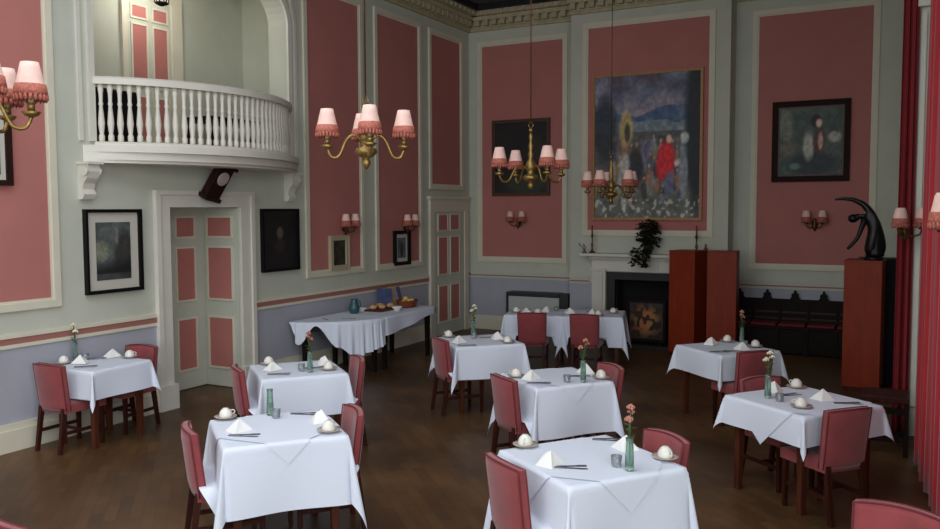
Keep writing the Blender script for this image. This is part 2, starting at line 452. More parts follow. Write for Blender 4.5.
# gallery door
OG = lambda a, z, o: (-8.9+o, a, z)
d3 = struct(rect(MB(), OG, 7.5, 8.4, 4.96, 5.06, -.003, .05), 'door_3', CREAM, label='cream door with pink panels at the back of the balcony', cat='door')
m = MB(); rect(m, OG, 7.42, 7.5, AZ0, 5.06, -.003, .05); rect(m, OG, 8.22, 8.4, AZ0, 4.96, -.003, .05); struct(m, 'door_frame', CREAM, d3)
leaf(d3, 'door_leaf', lambda a, z, o: OG(a, z+AZ0, o), 7.5, 8.22, [(7.58, 7.8), (7.92, 8.14)], .03, 2.01, [(.2, .75), (.9, 1.66), (1.76, 1.9)])

# ------------------------------------------------------------------ balcony
bal = thing('balcony', 'curved white balcony with turned balusters above the double door', 'balcony', (XL, 7.4, 2.78))
BY0, BY1 = 5.72, 8.98
def bow(t, s): return s*(1-(2*t-1)**2)**.8 if 0 < t < 1 else 0
def bowline(s, n=40, y0=BY0, y1=BY1): return [(XL+bow(i/n, s), y0+(y1-y0)*i/n) for i in range(n+1)]
def bowslab(s, z0, z1, back=.28, y0=BY0, y1=BY1):
    m = MB(); L = bowline(s, 40, y0, y1)
    P = [(XL-back, y0)]+L+[(XL-back, y1)]
    m.prism([(x-XL, y-7.4) for x, y in P], lambda x, y: (x, y, z0-2.78), lambda x, y: (x, y, z1-2.78))
    return m
bowslab(.72, 2.76, 2.84, 0).build('fascia', WHITEP, bal)
bowslab(.80, 2.84, 2.91, 0).build('floor_slab', WHITEP, bal)
bowslab(.66, 2.73, 2.76, 0).build('soffit', WHITEP, bal)
def rail(s, z0, z1, w, name):
    m = MB(); L = bowline(s, 44, AY0+.02, AY1-.07)
    n = len(L)
    def off(i, k):
        a, b = V(L[max(i-1, 0)]), V(L[min(i+1, n-1)]); t = (b-a).normalized(); nr = V((t.y, -t.x))
        return V(L[i])+nr*k
    rings = []
    for i in range(n):
        a, b = off(i, -w/2), off(i, w/2)
        rings.append([m.bm.verts.new((p.x-XL, p.y-7.4, z-2.78)) for p, z in ((a, z0), (b, z0), (b, z1-.02), (off(i, w*.3), z1), (off(i, -w*.3), z1), (a, z1-.02))])
    for a, b in zip(rings, rings[1:]):
        for k in range(6): m.bm.faces.new((a[k], a[(k+1) % 6], b[(k+1) % 6], b[k]))
    m.bm.faces.new(rings[0]); m.bm.faces.new(rings[-1][::-1])
    m.build(name, WHITEP, bal)
rail(.66, 3.53, 3.61, .13, 'handrail')
rail(.66, 2.91, 2.95, .12, 'bottom_rail')
prof = [(.022, 0), (.03, .01), (.03, .05), (.02, .07), (.026, .1), (.034, .16), (.026, .24), (.018, .31), (.026, .33), (.018, .35), (.022, .42), (.028, .45), (.028, .5)]
bp = MB().lathe([(r, z*1.165) for r, z in prof], seg=10).build('baluster', WHITEP, bal)
L = bowline(.66, 400, AY0+.02, AY1-.07); dist = [0]
for a, b in zip(L, L[1:]): dist.append(dist[-1]+hypot(b[0]-a[0], b[1]-a[1]))
NB = 36
for k in range(NB):
    s = dist[-1]*(k+.6)/(NB+.2); i = min(range(len(dist)), key=lambda q: abs(dist[q]-s))
    b = bp if k == 0 else bp.copy()
    if k: COL.objects.link(b)
    b.parent = bal; b.location = (L[i][0]-XL, L[i][1]-7.4, 2.95-2.78)
def corbel(y):
    m = MB()
    pr = [(0, 2.4), (.06, 2.4), (.09, 2.45), (.06, 2.5), (.08, 2.56), (.13, 2.61), (.16, 2.68), (.15, 2.76), (0, 2.76)]
    m.prism(pr, lambda o, z: (o, y-.07-7.4, z-2.82), lambda o, z: (o, y+.07-7.4, z-2.82))
    m.lohi((0, y-.09-7.4, -.07), (.19, y+.09-7.4, -.045))
    for sgn in (-.08, .08): m.lathe([(.05, -.012), (.05, .012)], (.11, y+sgn-7.4, -.14), 14, Matrix.Rotation(pi/2, 4, 'X'))
    m.build('corbel', WHITEP, bal)
corbel(5.72); corbel(8.84)
tag(MB().lohi((-8.35, 6.2, AZ0), (-7.85, 6.78, 3.58), .02).build('loudspeaker', BLACK), 'black loudspeaker box behind the left end of the balcony railing', 'loudspeaker')
bt = thing('long_table', 'long dark table seen through the balcony balusters', 'table', (-8.45, 8.85, AZ0))
MB().lohi((-.25, -.62, .47), (.25, .62, .53)).build('tabletop', DARKW, bt)
for sx in (-.2, .2):
    for sy in (-.56, .56): MB().lohi((sx-.03, sy-.03, 0), (sx+.03, sy+.03, .47)).build('leg', DARKW, bt)
# tilted clock below the balcony
ck = thing('wall_clock', 'dark tilted clock with pale face hanging under the balcony edge', 'clock', (XL+.02, 7.36, 2.38))
rot = Matrix.Rotation(radians(-22), 3, 'Y').inverted()
m = MB(); R3 = Matrix.Rotation(radians(28), 3, 'Y') @ Matrix.Rotation(radians(-12), 3, 'X')
m.box((.16, .02, .2), (.1, .24, .4), rot=R3, bev=.012)
m.box(V((.16, .02, .2))+R3 @ V((.01, 0, .21)), (.13, .3, .04), rot=R3, bev=.008); m.box(V((.16, .02, .2))+R3 @ V((.01, 0, -.21)), (.13, .28, .05), rot=R3, bev=.008)
m.build('case', BRNF, ck)
MB().lathe([(.085, 0), (.085, .012), (.075, .016)], V((.16, .02, .2))+R3 @ V((.05, 0, .06)), 20, (R3 @ Matrix.Rotation(pi/2, 3, 'Y')).to_4x4()).build('dial', CLOCKF, ck)
MB().tube([(.0, .02, .12), (.1, .02, .12)], .015).build('bracket', BRNF, ck)

# ------------------------------------------------------------------ paintings
def lerp(a, b, t): return tuple(x+(y-x)*t for x, y in zip(a, b))
def h2(i, j, s=0): 
    v = sin(i*127.1+j*311.7+s*74.7)*43758.5453; return v-math.floor(v)
def vn(x, y, s=0):
    i, j = math.floor(x), math.floor(y); fx, fy = x-i, y-j; fx = fx*fx*(3-2*fx); fy = fy*fy*(3-2*fy)
    return (h2(i, j, s)*(1-fx)+h2(i+1, j, s)*fx)*(1-fy)+(h2(i, j+1, s)*(1-fx)+h2(i+1, j+1, s)*fx)*fy
def blob(u, v, cu, cv, ru, rv): return max(0, min(1, 2.6*(1-hypot((u-cu)/ru, (v-cv)/rv))))
def canvas(name, par, O, a0, a1, z0, z1, o, fn, nx, ny, origin=(0, 0, 0)):
    me = bpy.data.meshes.new(name); vs = []; cs = []; fs = []
    for j in range(ny+1):
        for i in range(nx+1):
            u, v = i/nx, j/ny; vs.append(V(O(a0+(a1-a0)*u, z0+(z1-z0)*v, o))-V(origin)); cs.append((*lin(fn(u, v)), 1))
    for j in range(ny):
        for i in range(nx):
            k = j*(nx+1)+i; fs.append((k, k+1, k+nx+2, k+nx+1))
    me.from_pydata(vs, [], fs); me.update()
    at = me.color_attributes.new('Paint', 'FLOAT_COLOR', 'POINT')
    for i, c in enumerate(cs): at.data[i].color = c
    me.materials.append(PAINT); ob = bpy.data.objects.new(name, me); COL.objects.link(ob); ob.parent = par
    return ob
def picture(label, O, a0, a1, z0, z1, fw, fm, fn, mount=0, mm=None, nx=40, ny=50, depth=.05, group=None, cat='picture', name='framed_picture'):
    org = O((a0+a1)/2, z0, 0)
    p = thing(name, label, cat, org, 0, group)
    def sh(mb):
        bmesh.ops.translate(mb.bm, verts=mb.bm.verts[:], vec=-V(org)); return mb
    m = MB()
    rect(m, O, a0, a1, z1-fw, z1, .005, depth); rect(m, O, a0, a1, z0, z0+fw, .005, depth)
    rect(m, O, a0, a0+fw, z0+fw, z1-fw, .005, depth); rect(m, O, a1-fw, a1, z0+fw, z1-fw, .005, depth)
    g = fw*.3
    rect(m, O, a0+fw*.0, a0+g, z0, z1, depth, depth+.01); rect(m, O, a1-g, a1, z0, z1, depth, depth+.01)
    rect(m, O, a0+g, a1-g, z1-g, z1, depth, depth+.01); rect(m, O, a0+g, a1-g, z0, z0+g, depth, depth+.01)
    sh(m).build('frame', fm, p)
    if mount: sh(rect(MB(), O, a0+fw, a1-fw, z0+fw, z1-fw, .006, .02)).build('mount', mm, p)
    k = fw+mount
    if not mount: sh(rect(MB(), O, a0+fw*.5, a1-fw*.5, z0+fw*.5, z1-fw*.5, .006, .02)).build('backing', BLACK, p)
    canvas('canvas', p, O, a0+k, a1-k, z0+k, z1-k, .024, fn, nx, ny, org)
    return p

rp = random.Random(4)
CROWD = [(rp.uniform(.12, .92), rp.uniform(.12, .52), rp.uniform(.02, .04), rp.choice([(150, 146, 140), (96, 60, 58), (60, 70, 92), (40, 40, 44), (128, 110, 84), (110, 118, 124), (140, 96, 70)])) for _ in range(70)]
def big(u, v):
    n = vn(u*9, v*11, 1); n2 = vn(u*22, v*26, 2); n3 = vn(u*44, v*48, 3)
    if v > .6:
        c = lerp((104, 112, 126), (126, 112, 120), vn(u*4, v*7, 4)); c = lerp(c, (54, 60, 80), min(1, max(0, (v-.74)*5)*n*1.3))
        ridge = .74+.05*sin(u*9+1)+.06*n-.1*abs(u-.5)
        if v < ridge: c = lerp((52, 68, 100), (80, 94, 112), n2)
        if v < .655+.04*n: c = lerp((112, 122, 126), (74, 88, 96), n2)
    elif v > .26: c = lerp((52, 54, 56), (104, 98, 94), n*.5+n2*.5)
    else: c = lerp((66, 72, 66), (112, 110, 102), n2*.6+n*.4)
    for x, y, r, k in CROWD:
        if abs(u-x) < r and abs(v-y) < r*2.4:
            c = lerp(c, k, .8*blob(u, v, x, y-.01, r, r*2)); c = lerp(c, (172, 140, 118), .8*blob(u, v, x, y+r*1.9, r*.4, r*.45))
    c = lerp(c, (30, 36, 40), .8*blob(u, v, .1, .62, .14, .3)); c = lerp(c, (26, 30, 32), .95*blob(u, v, .97, .62, .13, .7))
    c = lerp(c, (160, 138, 84), .9*blob(u, v, .31, .63, .08, .15)); c = lerp(c, (44, 42, 42), .85*blob(u, v, .32, .6, .035, .08))
    c = lerp(c, (30, 32, 36), .85*blob(u, v, .4, .36, .1, .16)); c = lerp(c, (158, 156, 150), .85*blob(u, v, .3, .38, .06, .09)); c = lerp(c, (150, 150, 146), .8*blob(u, v, .26, .28, .03, .12))
    c = lerp(c, (96, 90, 116), .7*blob(u, v, .5, .46, .06, .1))
    c = lerp(c, (178, 32, 40), 1*blob(u, v, .69, .4, .1, .16)); c = lerp(c, (178, 32, 40), .9*blob(u, v, .65, .34, .07, .1)); c = lerp(c, (204, 160, 138), .95*blob(u, v, .715, .545, .032, .038))
    c = lerp(c, (84, 92, 118), .8*blob(u, v, .72, .24, .06, .1)); c = lerp(c, (168, 168, 168), .85*blob(u, v, .86, .55, .05, .05)); c = lerp(c, (122, 128, 136), .85*blob(u, v, .85, .32, .05, .22)); c = lerp(c, (190, 170, 156), .8*blob(u, v, .79, .38, .03, .03))
    if v < .13 and n3 > .72: c = lerp(c, (176, 172, 160), .6)
    if v > .93: c = lerp(c, (150, 84, 58), .6*max(0, n-.35))
    d = (.86+.28*n3)*1.3
    return tuple(min(255, x*d) for x in c)
picture('huge painting of a red-cloaked figure on the chimney breast', OC, -4.87, -3.03, 2.05, 4.46, .045, GOLDF, big, nx=110, ny=130, name='painting', cat='painting')
def recl(u, v):
    n = vn(u*7, v*7, 11); n2 = vn(u*24, v*24, 12)
    c = lerp((50, 66, 62), (70, 74, 68), n)
    c = lerp(c, (34, 40, 44), .8*blob(u, v, .55, .15, .5, .22)); c = lerp(c, (110, 112, 96), .6*blob(u, v, .1, .75, .15, .3))
    c = lerp(c, (104, 84, 72), .6*blob(u, v, .12, .4, .2, .12)); c = lerp(c, (150, 146, 138), .9*blob(u, v, .47, .42, .11, .26)); c = lerp(c, (150, 148, 138), .8*blob(u, v, .88, .55, .13, .1))
    c = lerp(c, (76, 44, 40), .95*blob(u, v, .64, .48, .12, .24)); c = lerp(c, (176, 146, 130), .9*blob(u, v, .66, .5, .05, .16)); c = lerp(c, (26, 22, 22), .95*blob(u, v, .58, .8, .1, .12)); c = lerp(c, (180, 150, 134), .95*blob(u, v, .63, .77, .06, .08))
    c = lerp(c, (104, 130, 122), .6*blob(u, v, .25, .12, .12, .06))
    return tuple(x*(1.1+.4*n2) for x in c)
picture('dark framed painting of a seated woman on the right pink panel', OB, -2.05, -.93, 2.65, 3.89, .085, BRNF, recl, .03, DULLGOLD, 60, 64, name='painting', cat='painting')
def darkp(u, v):
    n = vn(u*5, v*6, 21)
    c = lerp((20, 18, 22), (38, 32, 28), n); c = lerp(c, (66, 74, 54), .6*blob(u, v, .6, .12, .5, .16)); c = lerp(c, (70, 60, 58), .5*blob(u, v, .8, .55, .2, .3)); return c
picture('dark painting in dull gilt frame on the left pink panel of the far wall', OB, -6.95, -5.81, 2.48, 3.86, .06, DULLGOLD, darkp, name='painting', cat='painting')
def mist(u, v):
    n = vn(u*5, v*6, 31); n2 = vn(u*20, v*24, 32)
    c = lerp((66, 74, 78), (98, 102, 92), n); c = lerp(c, (140, 140, 112), .7*blob(u, v, .12, .5, .3, .22)); c = lerp(c, (40, 36, 36), .7*blob(u, v, .8, .45, .35, .5)); c = lerp(c, (120, 126, 128), .7*blob(u, v, .6, .75, .06, .2))
    c = lerp(c, (26, 26, 26), min(1, max(0, (.32-v+u*.1)*5)) if v > .1 else .3)
    return tuple(x*(.85+.3*n2) for x in c)
picture('black framed misty landscape print with wide white mount beside the double door', OL, 5.68, 6.38, 1.39, 2.26, .035, BLACK, mist, .1, IVORY)
def face(u, v):
    n = vn(u*6, v*8, 41); c = lerp((16, 16, 16), (30, 28, 26), n); c = lerp(c, (120, 100, 80), .75*blob(u, v, .5, .62, .12, .13)); c = lerp(c, (60, 50, 36), .6*blob(u, v, .5, .4, .2, .14)); return c
picture('nearly black portrait right of the double door', OL, 8.28, 9.0, 1.44, 2.26, .03, BLACK, face)
picture('small cream framed picture under the first wall light', OL, 9.69, 10.14, 1.37, 1.87, .07, CFRAME, lambda u, v: lerp((30, 28, 24), (70, 62, 40), vn(u*5, v*6, 51)), nx=16, ny=20)
picture('small black framed print with white mount left of the corner door', OL, 11.37, 11.84, 1.34, 1.9, .055, BLACK, lambda u, v: lerp(lerp((110, 112, 116), (80, 82, 88), vn(u*4, v*5, 61)), (40, 40, 44), .8*blob(u, v, .5, .4, .25, .5)), .06, IVORY, 20, 26)
picture('dark framed picture at the near end of the left wall', OL, 4.05, 4.93, 2.48, 3.42, .05, BRNF, lambda u, v: lerp((70, 72, 66), (110, 108, 96), vn(u*5, v*5, 71)), .05, IVORY)

# ------------------------------------------------------------------ fireplace
fp = thing('fireplace', 'white mantelpiece with dark opening below the large painting', 'fireplace', (-3.95, YC, 0))
fx = lambda x: x+3.95
for s0, s1 in ((-4.84, -4.6), (-3.3, -3.06)):
    m = MB().lohi((fx(s0), -.1, 0), (fx(s1), .0, 1.24)).lohi((fx(s0)-.02, -.13, 0), (fx(s1)+.02, 0, .16)).lohi((fx(s0)+.05, -.125, .2), (fx(s1)-.05, -.1, 1.16)).lohi((fx(s0)-.015, -.14, 1.2), (fx(s1)+.015, 0, 1.25))
    m.build('jamb', WHITEP, fp)
MB().lohi((fx(-4.84), -.1, 1.2), (fx(-3.06), 0, 1.42)).lohi((fx(-4.2), -.125, 1.24), (fx(-3.7), -.1, 1.4)).lohi((fx(-4.87), -.17, 1.4), (fx(-3.03), 0, 1.45)).build('frieze', WHITEP, fp)
MB().lohi((fx(-5.0), -.3, 1.45), (fx(-2.9), 0, 1.5), .012).build('mantel_shelf', WHITEP, fp)
MB().lohi((fx(-4.6), -.03, 0), (fx(-4.46), .06, 1.18)).lohi((fx(-3.44), -.03, 0), (fx(-3.3), .06, 1.18)).lohi((fx(-4.46), -.03, 1.06), (fx(-3.44), .06, 1.18)).build('slate_slip', SLATE, fp)
MB().lohi((fx(-4.6), .36, 0), (fx(-3.3), .4, 1.18)).lohi((fx(-4.47), .05, 0), (fx(-4.44), .38, 1.06)).lohi((fx(-3.46), .05, 0), (fx(-3.43), .38, 1.06)).lohi((fx(-4.46), .05, 1.04), (fx(-3.44), .38, 1.08)).build('firebox', SOOT, fp)
MB().lohi((fx(-4.9), -.42, 0), (fx(-3.0), .36, .04)).build('hearth', SLATE, fp)
fs = thing('fire_screen', 'dark framed fire screen with orange flower pattern in front of the hearth', 'fire screen', (-3.85, 13.35, .04))
m = MB(); frame(m, lambda a, z, o: (a, -o, z), -.32, .32, .04, .72, .035, .03, 0); m.build('frame', DARKW, fs)
for sx in (-.26, .26): MB().lohi((sx-.03, -.14, 0), (sx+.03, .12, .04)).build('foot', DARKW, fs)
def flw(u, v):
    n = vn(u*11, v*11, 81); c = lerp((40, 26, 20), (62, 40, 28), n)
    k = max(0, 1-hypot((u-.5)/.55, (v-.5)/.55))
    if n > .45: c = lerp(c, (190, 104, 60) if vn(u*7, v*7, 82) > .5 else (168, 130, 70), min(1, k*1.6))
    return c
canvas('embroidered_panel', fs, lambda a, z, o: (a, -o, z), -.28, .28, .08, .68, .012, flw, 34, 36)
def candlestick():
    t = thing('candlestick', '', 'candlestick')
    MB().lathe([(.05, 0), (.05, .02), (.02, .04), (.014, .1), (.024, .14), (.012, .18), (.012, .26), (.026, .29), (.026, .31)], seg=12).build('stick', DBRASS, t)
    MB().lathe([(.014, .31), (.014, .46), (.004, .47)], seg=10).build('candle', mat('red_candle', (110, 50, 42), .6), t)
    return t
inst('candlestick', candlestick, 'dark candlestick with red candle at the left end of the mantelpiece', (-4.8, 13.4, 1.5), 0, 'candlesticks on the mantelpiece')
inst('candlestick', candlestick, 'dark candlestick with red candle on mantelpiece above the left tall cabinet', (-3.07, 13.4, 1.5), 0, 'candlesticks on the mantelpiece')
m = MB().lathe([(.04, 0), (.045, .015), (.015, .03), (.02, .07), (.035, .1), (.012, .14), (.02, .16), (.003, .19)], seg=12)
tag(m.build('brass_ornament', DBRASS, loc=(-2.93, 13.42, 1.5)), 'small brass ornament at the right end of the mantelpiece', 'ornament')
m = MB().tube([(0, 0, 0), (0, 0, .06)], [.04, .012]); m.tube([(0, 0, .05), (-.03, 0, .1), (-.08, 0, .13), (-.1, 0, .17)], .01).tube([(0, 0, .05), (.02, 0, .09), (-.02, 0, .15)], .009)
tag(m.build('silver_ornament', STEEL, loc=(-4.93, 13.38, 1.5)), 'small forked silver ornament at the far left of the mantelpiece', 'ornament')
pl = thing('trailing_plant', 'dark leafy pot plant trailing over the front of the mantelpiece', 'plant', (-3.85, 13.42, 1.5))
MB().lathe([(.05, 0), (.06, .01), (.08, .12), (.085, .13), (.07, .13)], seg=14).build('pot', POT, pl)
m = MB(); random.seed(3)
def leafq(m, c, L, az, tilt):
    d = V((cos(az)*cos(tilt), sin(az)*cos(tilt), sin(tilt))); s = d.cross(V((0, 0, 1))).normalized()*L*.38; c = V(c); up = d.cross(s).normalized()*L*.08
    a = m.bm.verts.new(c); b = m.bm.verts.new(c+d*L*.5+s+up); e = m.bm.verts.new(c+d*L); g = m.bm.verts.new(c+d*L*.5-s+up)
    m.bm.faces.new((a, b, e)); m.bm.faces.new((a, e, g))
for k in range(460):
    r = random.random()
    if r < .7:
        th = random.random()*2*pi; rr = random.random()**.5*.16; zz = .16+random.random()*.38
        rr *= 1.25-abs(zz-.36)*1.8
        c = (rr*cos(th), rr*sin(th)*.7, zz)
    else:
        c = (-.06-.14*random.random(), -.22-.03*random.random(), .12-random.random()*.26) if r < .85 else (.06*random.random()-.02, -.2-.04*random.random(), .12-random.random()*.3)
    leafq(m, c, .07+.05*random.random(), random.random()*2*pi, random.uniform(-.9, .6))
m.build('foliage', LEAF, pl)
m = MB()
for a in range(5):
    x = -.12+.05*a; m.tube([(0, 0, .1), (x*.5, -.1, .17), (x, -.2, .1), (x*1.2, -.235, -.1)], .005, 5)
m.build('stems', LEAF, pl)

# heater
ht = thing('storage_heater', 'grey box heater against the far wall left of the fireplace', 'heater', (-5.98, 13.84, 0))
MB().lohi((-.52, -.13, .05), (.46, .13, .68), .012).build('body', HEAT, ht)
MB().lohi((-.56, -.15, .68), (.46, .15, .75), .01).build('top_grille', HEATD, ht)
MB().lohi((.46, -.12, .05), (.62, .1, .75), .01).build('control_end', HEATD, ht)  # dark block in the gap between heater and chimney breast
MB().lohi((-.56, -.14, .02), (-.52, .14, .68)).build('end_panel', HEATD, ht)

# ------------------------------------------------------------------ pedestals, statue, black box, dark chairs
def cab(w=.42, d=.42, h=1.61):
    t = thing('wooden_pedestal', '', 'pedestal')
    MB().lohi((-w/2, -d/2, .06), (w/2, d/2, h-.02), .006).build('body', MAHOG, t)
    MB().lohi((-w/2+.015, -d/2+.015, 0), (w/2-.015, d/2-.015, .06)).build('plinth', MAHOGD, t)
    MB().lohi((-w/2-.004, -d/2-.004, h-.02), (w/2+.004, d/2+.004, h), .004).build('top', MAHOG, t)
    return t
inst('cab', cab, 'tall red-brown wooden pedestal box, left of the pair by the fireplace', (-3.06, 12.84, 0), radians(-14), 'tall wooden pedestal boxes')
inst('cab', cab, 'tall red-brown wooden pedestal box, right of the pair by the fireplace', (-2.54, 12.84, 0), radians(5), 'tall wooden pedestal boxes')
inst('cab', cab, 'tall red-brown wooden pedestal box carrying the bronze dancer', (-.55, 11.36, 0), radians(-4), 'tall wooden pedestal boxes')
tag(MB().lohi((-.66, 11.72, 0), (-.2, 12.2, 1.6), .01).build('black_cabinet', BLACK), 'tall black cabinet behind the pedestal with the dancer', 'cabinet')  # plain black upright beside the pedestal's right side

def skin(name, verts, edges, rad, m, par=None, loc=(0, 0, 0), sub=2):
    me = bpy.data.meshes.new(name); me.from_pydata(verts, edges, [])
    bm = bmesh.new(); bm.from_mesh(me); ly = bm.verts.layers.skin.verify(); bm.verts.ensure_lookup_table()
    for i, v in enumerate(bm.verts):
        r = rad[i]; v[ly].radius = r if hasattr(r, '__len__') else (r, r); v[ly].use_root = (i == 0)
    bm.to_mesh(me); bm.free(); me.materials.append(m)
    o = bpy.data.objects.new(name, me); COL.objects.link(o); o.location = loc
    if par: o.parent = par
    s = o.modifiers.new('skin', 'SKIN'); s.use_smooth_shade = True
    o.modifiers.new('sub', 'SUBSURF').levels = sub; o.modifiers['sub'].render_levels = sub
    return o
st = thing('bronze_statue', 'dark bronze dancer bending sideways with one arm arched overhead', 'statue', (-.46, 11.3, 1.61))
MB().lathe([(.11, 0), (.11, .03), (.09, .045)], seg=20).build('base', BRONZE, st)
#  hips, waist, chest, neck, head ; arms; legs in a long skirt
VV = [(.02, 0, .30), (.015, 0, .40), (-.05, 0, .50), (-.12, -.01, .545), (-.17, -.02, .535), (-.235, -.03, .50),
      (-.06, .0, .60), (-.13, .0, .68), (-.24, -.01, .735), (-.36, -.02, .745), (-.45, -.02, .735),
      (-.11, -.06, .47), (-.145, -.1, .36), (-.18, -.1, .26), (-.26, -.1, .16), (-.29, -.1, .13),
      (-.035, -.02, .17), (-.02, -.02, .04), (.07, .02, .17), (.05, .02, .04)]
EE = [(0, 1), (1, 2), (2, 3), (3, 4), (4, 5), (2, 6), (6, 7), (7, 8), (8, 9), (9, 10), (3, 11), (11, 12), (12, 13), (13, 14), (14, 15), (0, 16), (16, 17), (0, 18), (18, 19)]
RRr = [.105, .08, .075, .04, .035, .055, .05, .038, .028, .02, .012, .04, .03, .026, .022, .014, .085, .08, .08, .075]
skin('body', VV, EE, RRr, BRONZE, st)
MB().ball((-.235, -.03, .505), .058, (1.05, 1, .95)).build('hair', BRONZE, st)
m = MB(); m.slab(24, 8, lambda u, v: V((.015+(.10-.0*v)*cos(2*pi*u)*(1+.12*sin(9*2*pi*u)*(1-v))*(1-.15*v), .09*sin(2*pi*u)*(1+.12*sin(9*2*pi*u)*(1-v)), .045+.28*v)),
       lambda u, v: V((.015+.09*cos(2*pi*u)*(1-.15*v), .08*sin(2*pi*u), .045+.28*v)))
m.build('skirt', BRONZE, st)

def oakchair():
    t = thing('oak_chair', '', 'chair')
    MB().lohi((-.21, -.18, .40), (.21, .22, .44)).build('seat', DARKW, t)
    MB().lohi((-.19, -.15, .44), (.19, .2, .475), .012).build('seat_pad', mat('crimson_pad', (110, 24, 32), .8), t)
    for sx in (-.19, .19):
        MB().lohi((sx-.02, .18, 0), (sx+.02, .22, .42)).build('leg', DARKW, t)
        MB().lohi((sx-.022, -.22, 0), (sx+.022, -.17, .8)).build('leg', DARKW, t)
    MB().lohi((-.2, -.2, .03), (.2, .19, .39)).build('seat_box', DARKW, t)
    m = MB().lohi((-.21, -.215, .72), (.21, -.175, .82)).lohi((-.2, -.205, .4), (.2, -.185, .72))
    m.build('back_panel', DARKW, t)
    MB().prism([(-.075, .82), (.075, .82), (.05, .86), (.055, .9), (.02, .92), (.012, .96), (-.012, .96), (-.02, .92), (-.055, .9), (-.05, .86)], lambda x, z: (x, -.215, z), lambda x, z: (x, -.175, z)).build('carved_crest', DARKW, t)
    MB().lohi((-.18, -.172, .5), (.18, -.16, .53)).lohi((-.18, -.172, .6), (.18, -.16, .63)).build('back_rails', woodmat('oak_rail', (58, 34, 22), .4), t)
    return t
for k, (x, l) in enumerate([(-2.485, 'first'), (-2.07, 'second'), (-1.655, 'third'), (-1.24, 'fourth'), (-.825, 'fifth')]):
    inst('oak', oakchair, 'dark carved oak chair against the far wall, %s from the wooden pedestals' % l, (x, 13.72, 0), pi, 'dark oak chairs in a row along the far wall')
bn = thing('low_bench', 'low dark wooden bench with slatted shelf by the red curtain', 'bench', (-.2, 8.6, 0))
MB().lohi((-.22, -.2, .48), (.18, .2, .54), .01).build('top', woodmat('bench_wood', (60, 28, 24), .5), bn)
for sx in (-.2, .16):
    for sy in (-.18, .18): MB().lohi((sx-.02, sy-.02, 0), (sx+.02, sy+.02, .48)).build('leg', DARKW, bn)
m = MB()
for k in range(4): m.lohi((-.2, -.17+k*.1, .12), (.16, -.12+k*.1, .14))
m.build('slatted_shelf', DARKW, bn)
MB().lohi((-.2, -.19, .38), (.16, -.17, .44)).build('apron', DARKW, bn)

# ------------------------------------------------------------------ curtains on the right
def curtain(name, m, pts, z0, z1, amp, waves, label, ph=0):
    mb = MB(); P = [V(p) for p in pts]
    def pos(t):
        s = t*(len(P)-1); i = min(int(s), len(P)-2); return P[i].lerp(P[i+1], s-i)
    def f(u, v, off=0):
        p = pos(u); d = (P[-1]-P[0]).normalized(); nr = V((-d.y, d.x))
        a = amp*(1-.35*v)*(sin(u*waves*2*pi+ph)+.35*sin(u*waves*4.7*pi+1.3+2*v))
        q = p+nr*(a+off)
        return V((q.x, q.y, z0+(z1-z0)*v))
    mb.slab(int(waves*14), 26, lambda u, v: f(u, v), lambda u, v: f(u, v, .012))
    return tag(mb.build(name, m), label, 'curtain', 'red window curtains')
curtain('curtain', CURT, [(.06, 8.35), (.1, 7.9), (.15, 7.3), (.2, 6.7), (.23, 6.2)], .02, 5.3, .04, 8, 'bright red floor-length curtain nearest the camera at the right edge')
curtain('curtain', CURT_UNLIT, [(-.17, 9.16), (-.03, 9.18)], .02, 5.3, .025, 2.5, 'narrow dark crimson curtain behind the small shaded wall light')
m = MB()
rect(m, OS, -.035, .14, 0, 5.5, -.003, .05); rect(m, OS, -.02, .03, .3, 4.1, .05, .08); rect(m, OS, -.05, .16, 4.15, 4.3, .05, .12); rect(m, OS, -.045, .15, 4.3, 4.6, .05, .1)
for k in range(3): m.lathe([(.05, -.02), (.05, .02)], (-.01, YS-.12, 4.4+.09*k), 12, Matrix.Rotation(pi/2, 4, 'X'))
trim(m, WHITEP, 'cream pilaster with scrolled capital between the red curtains')

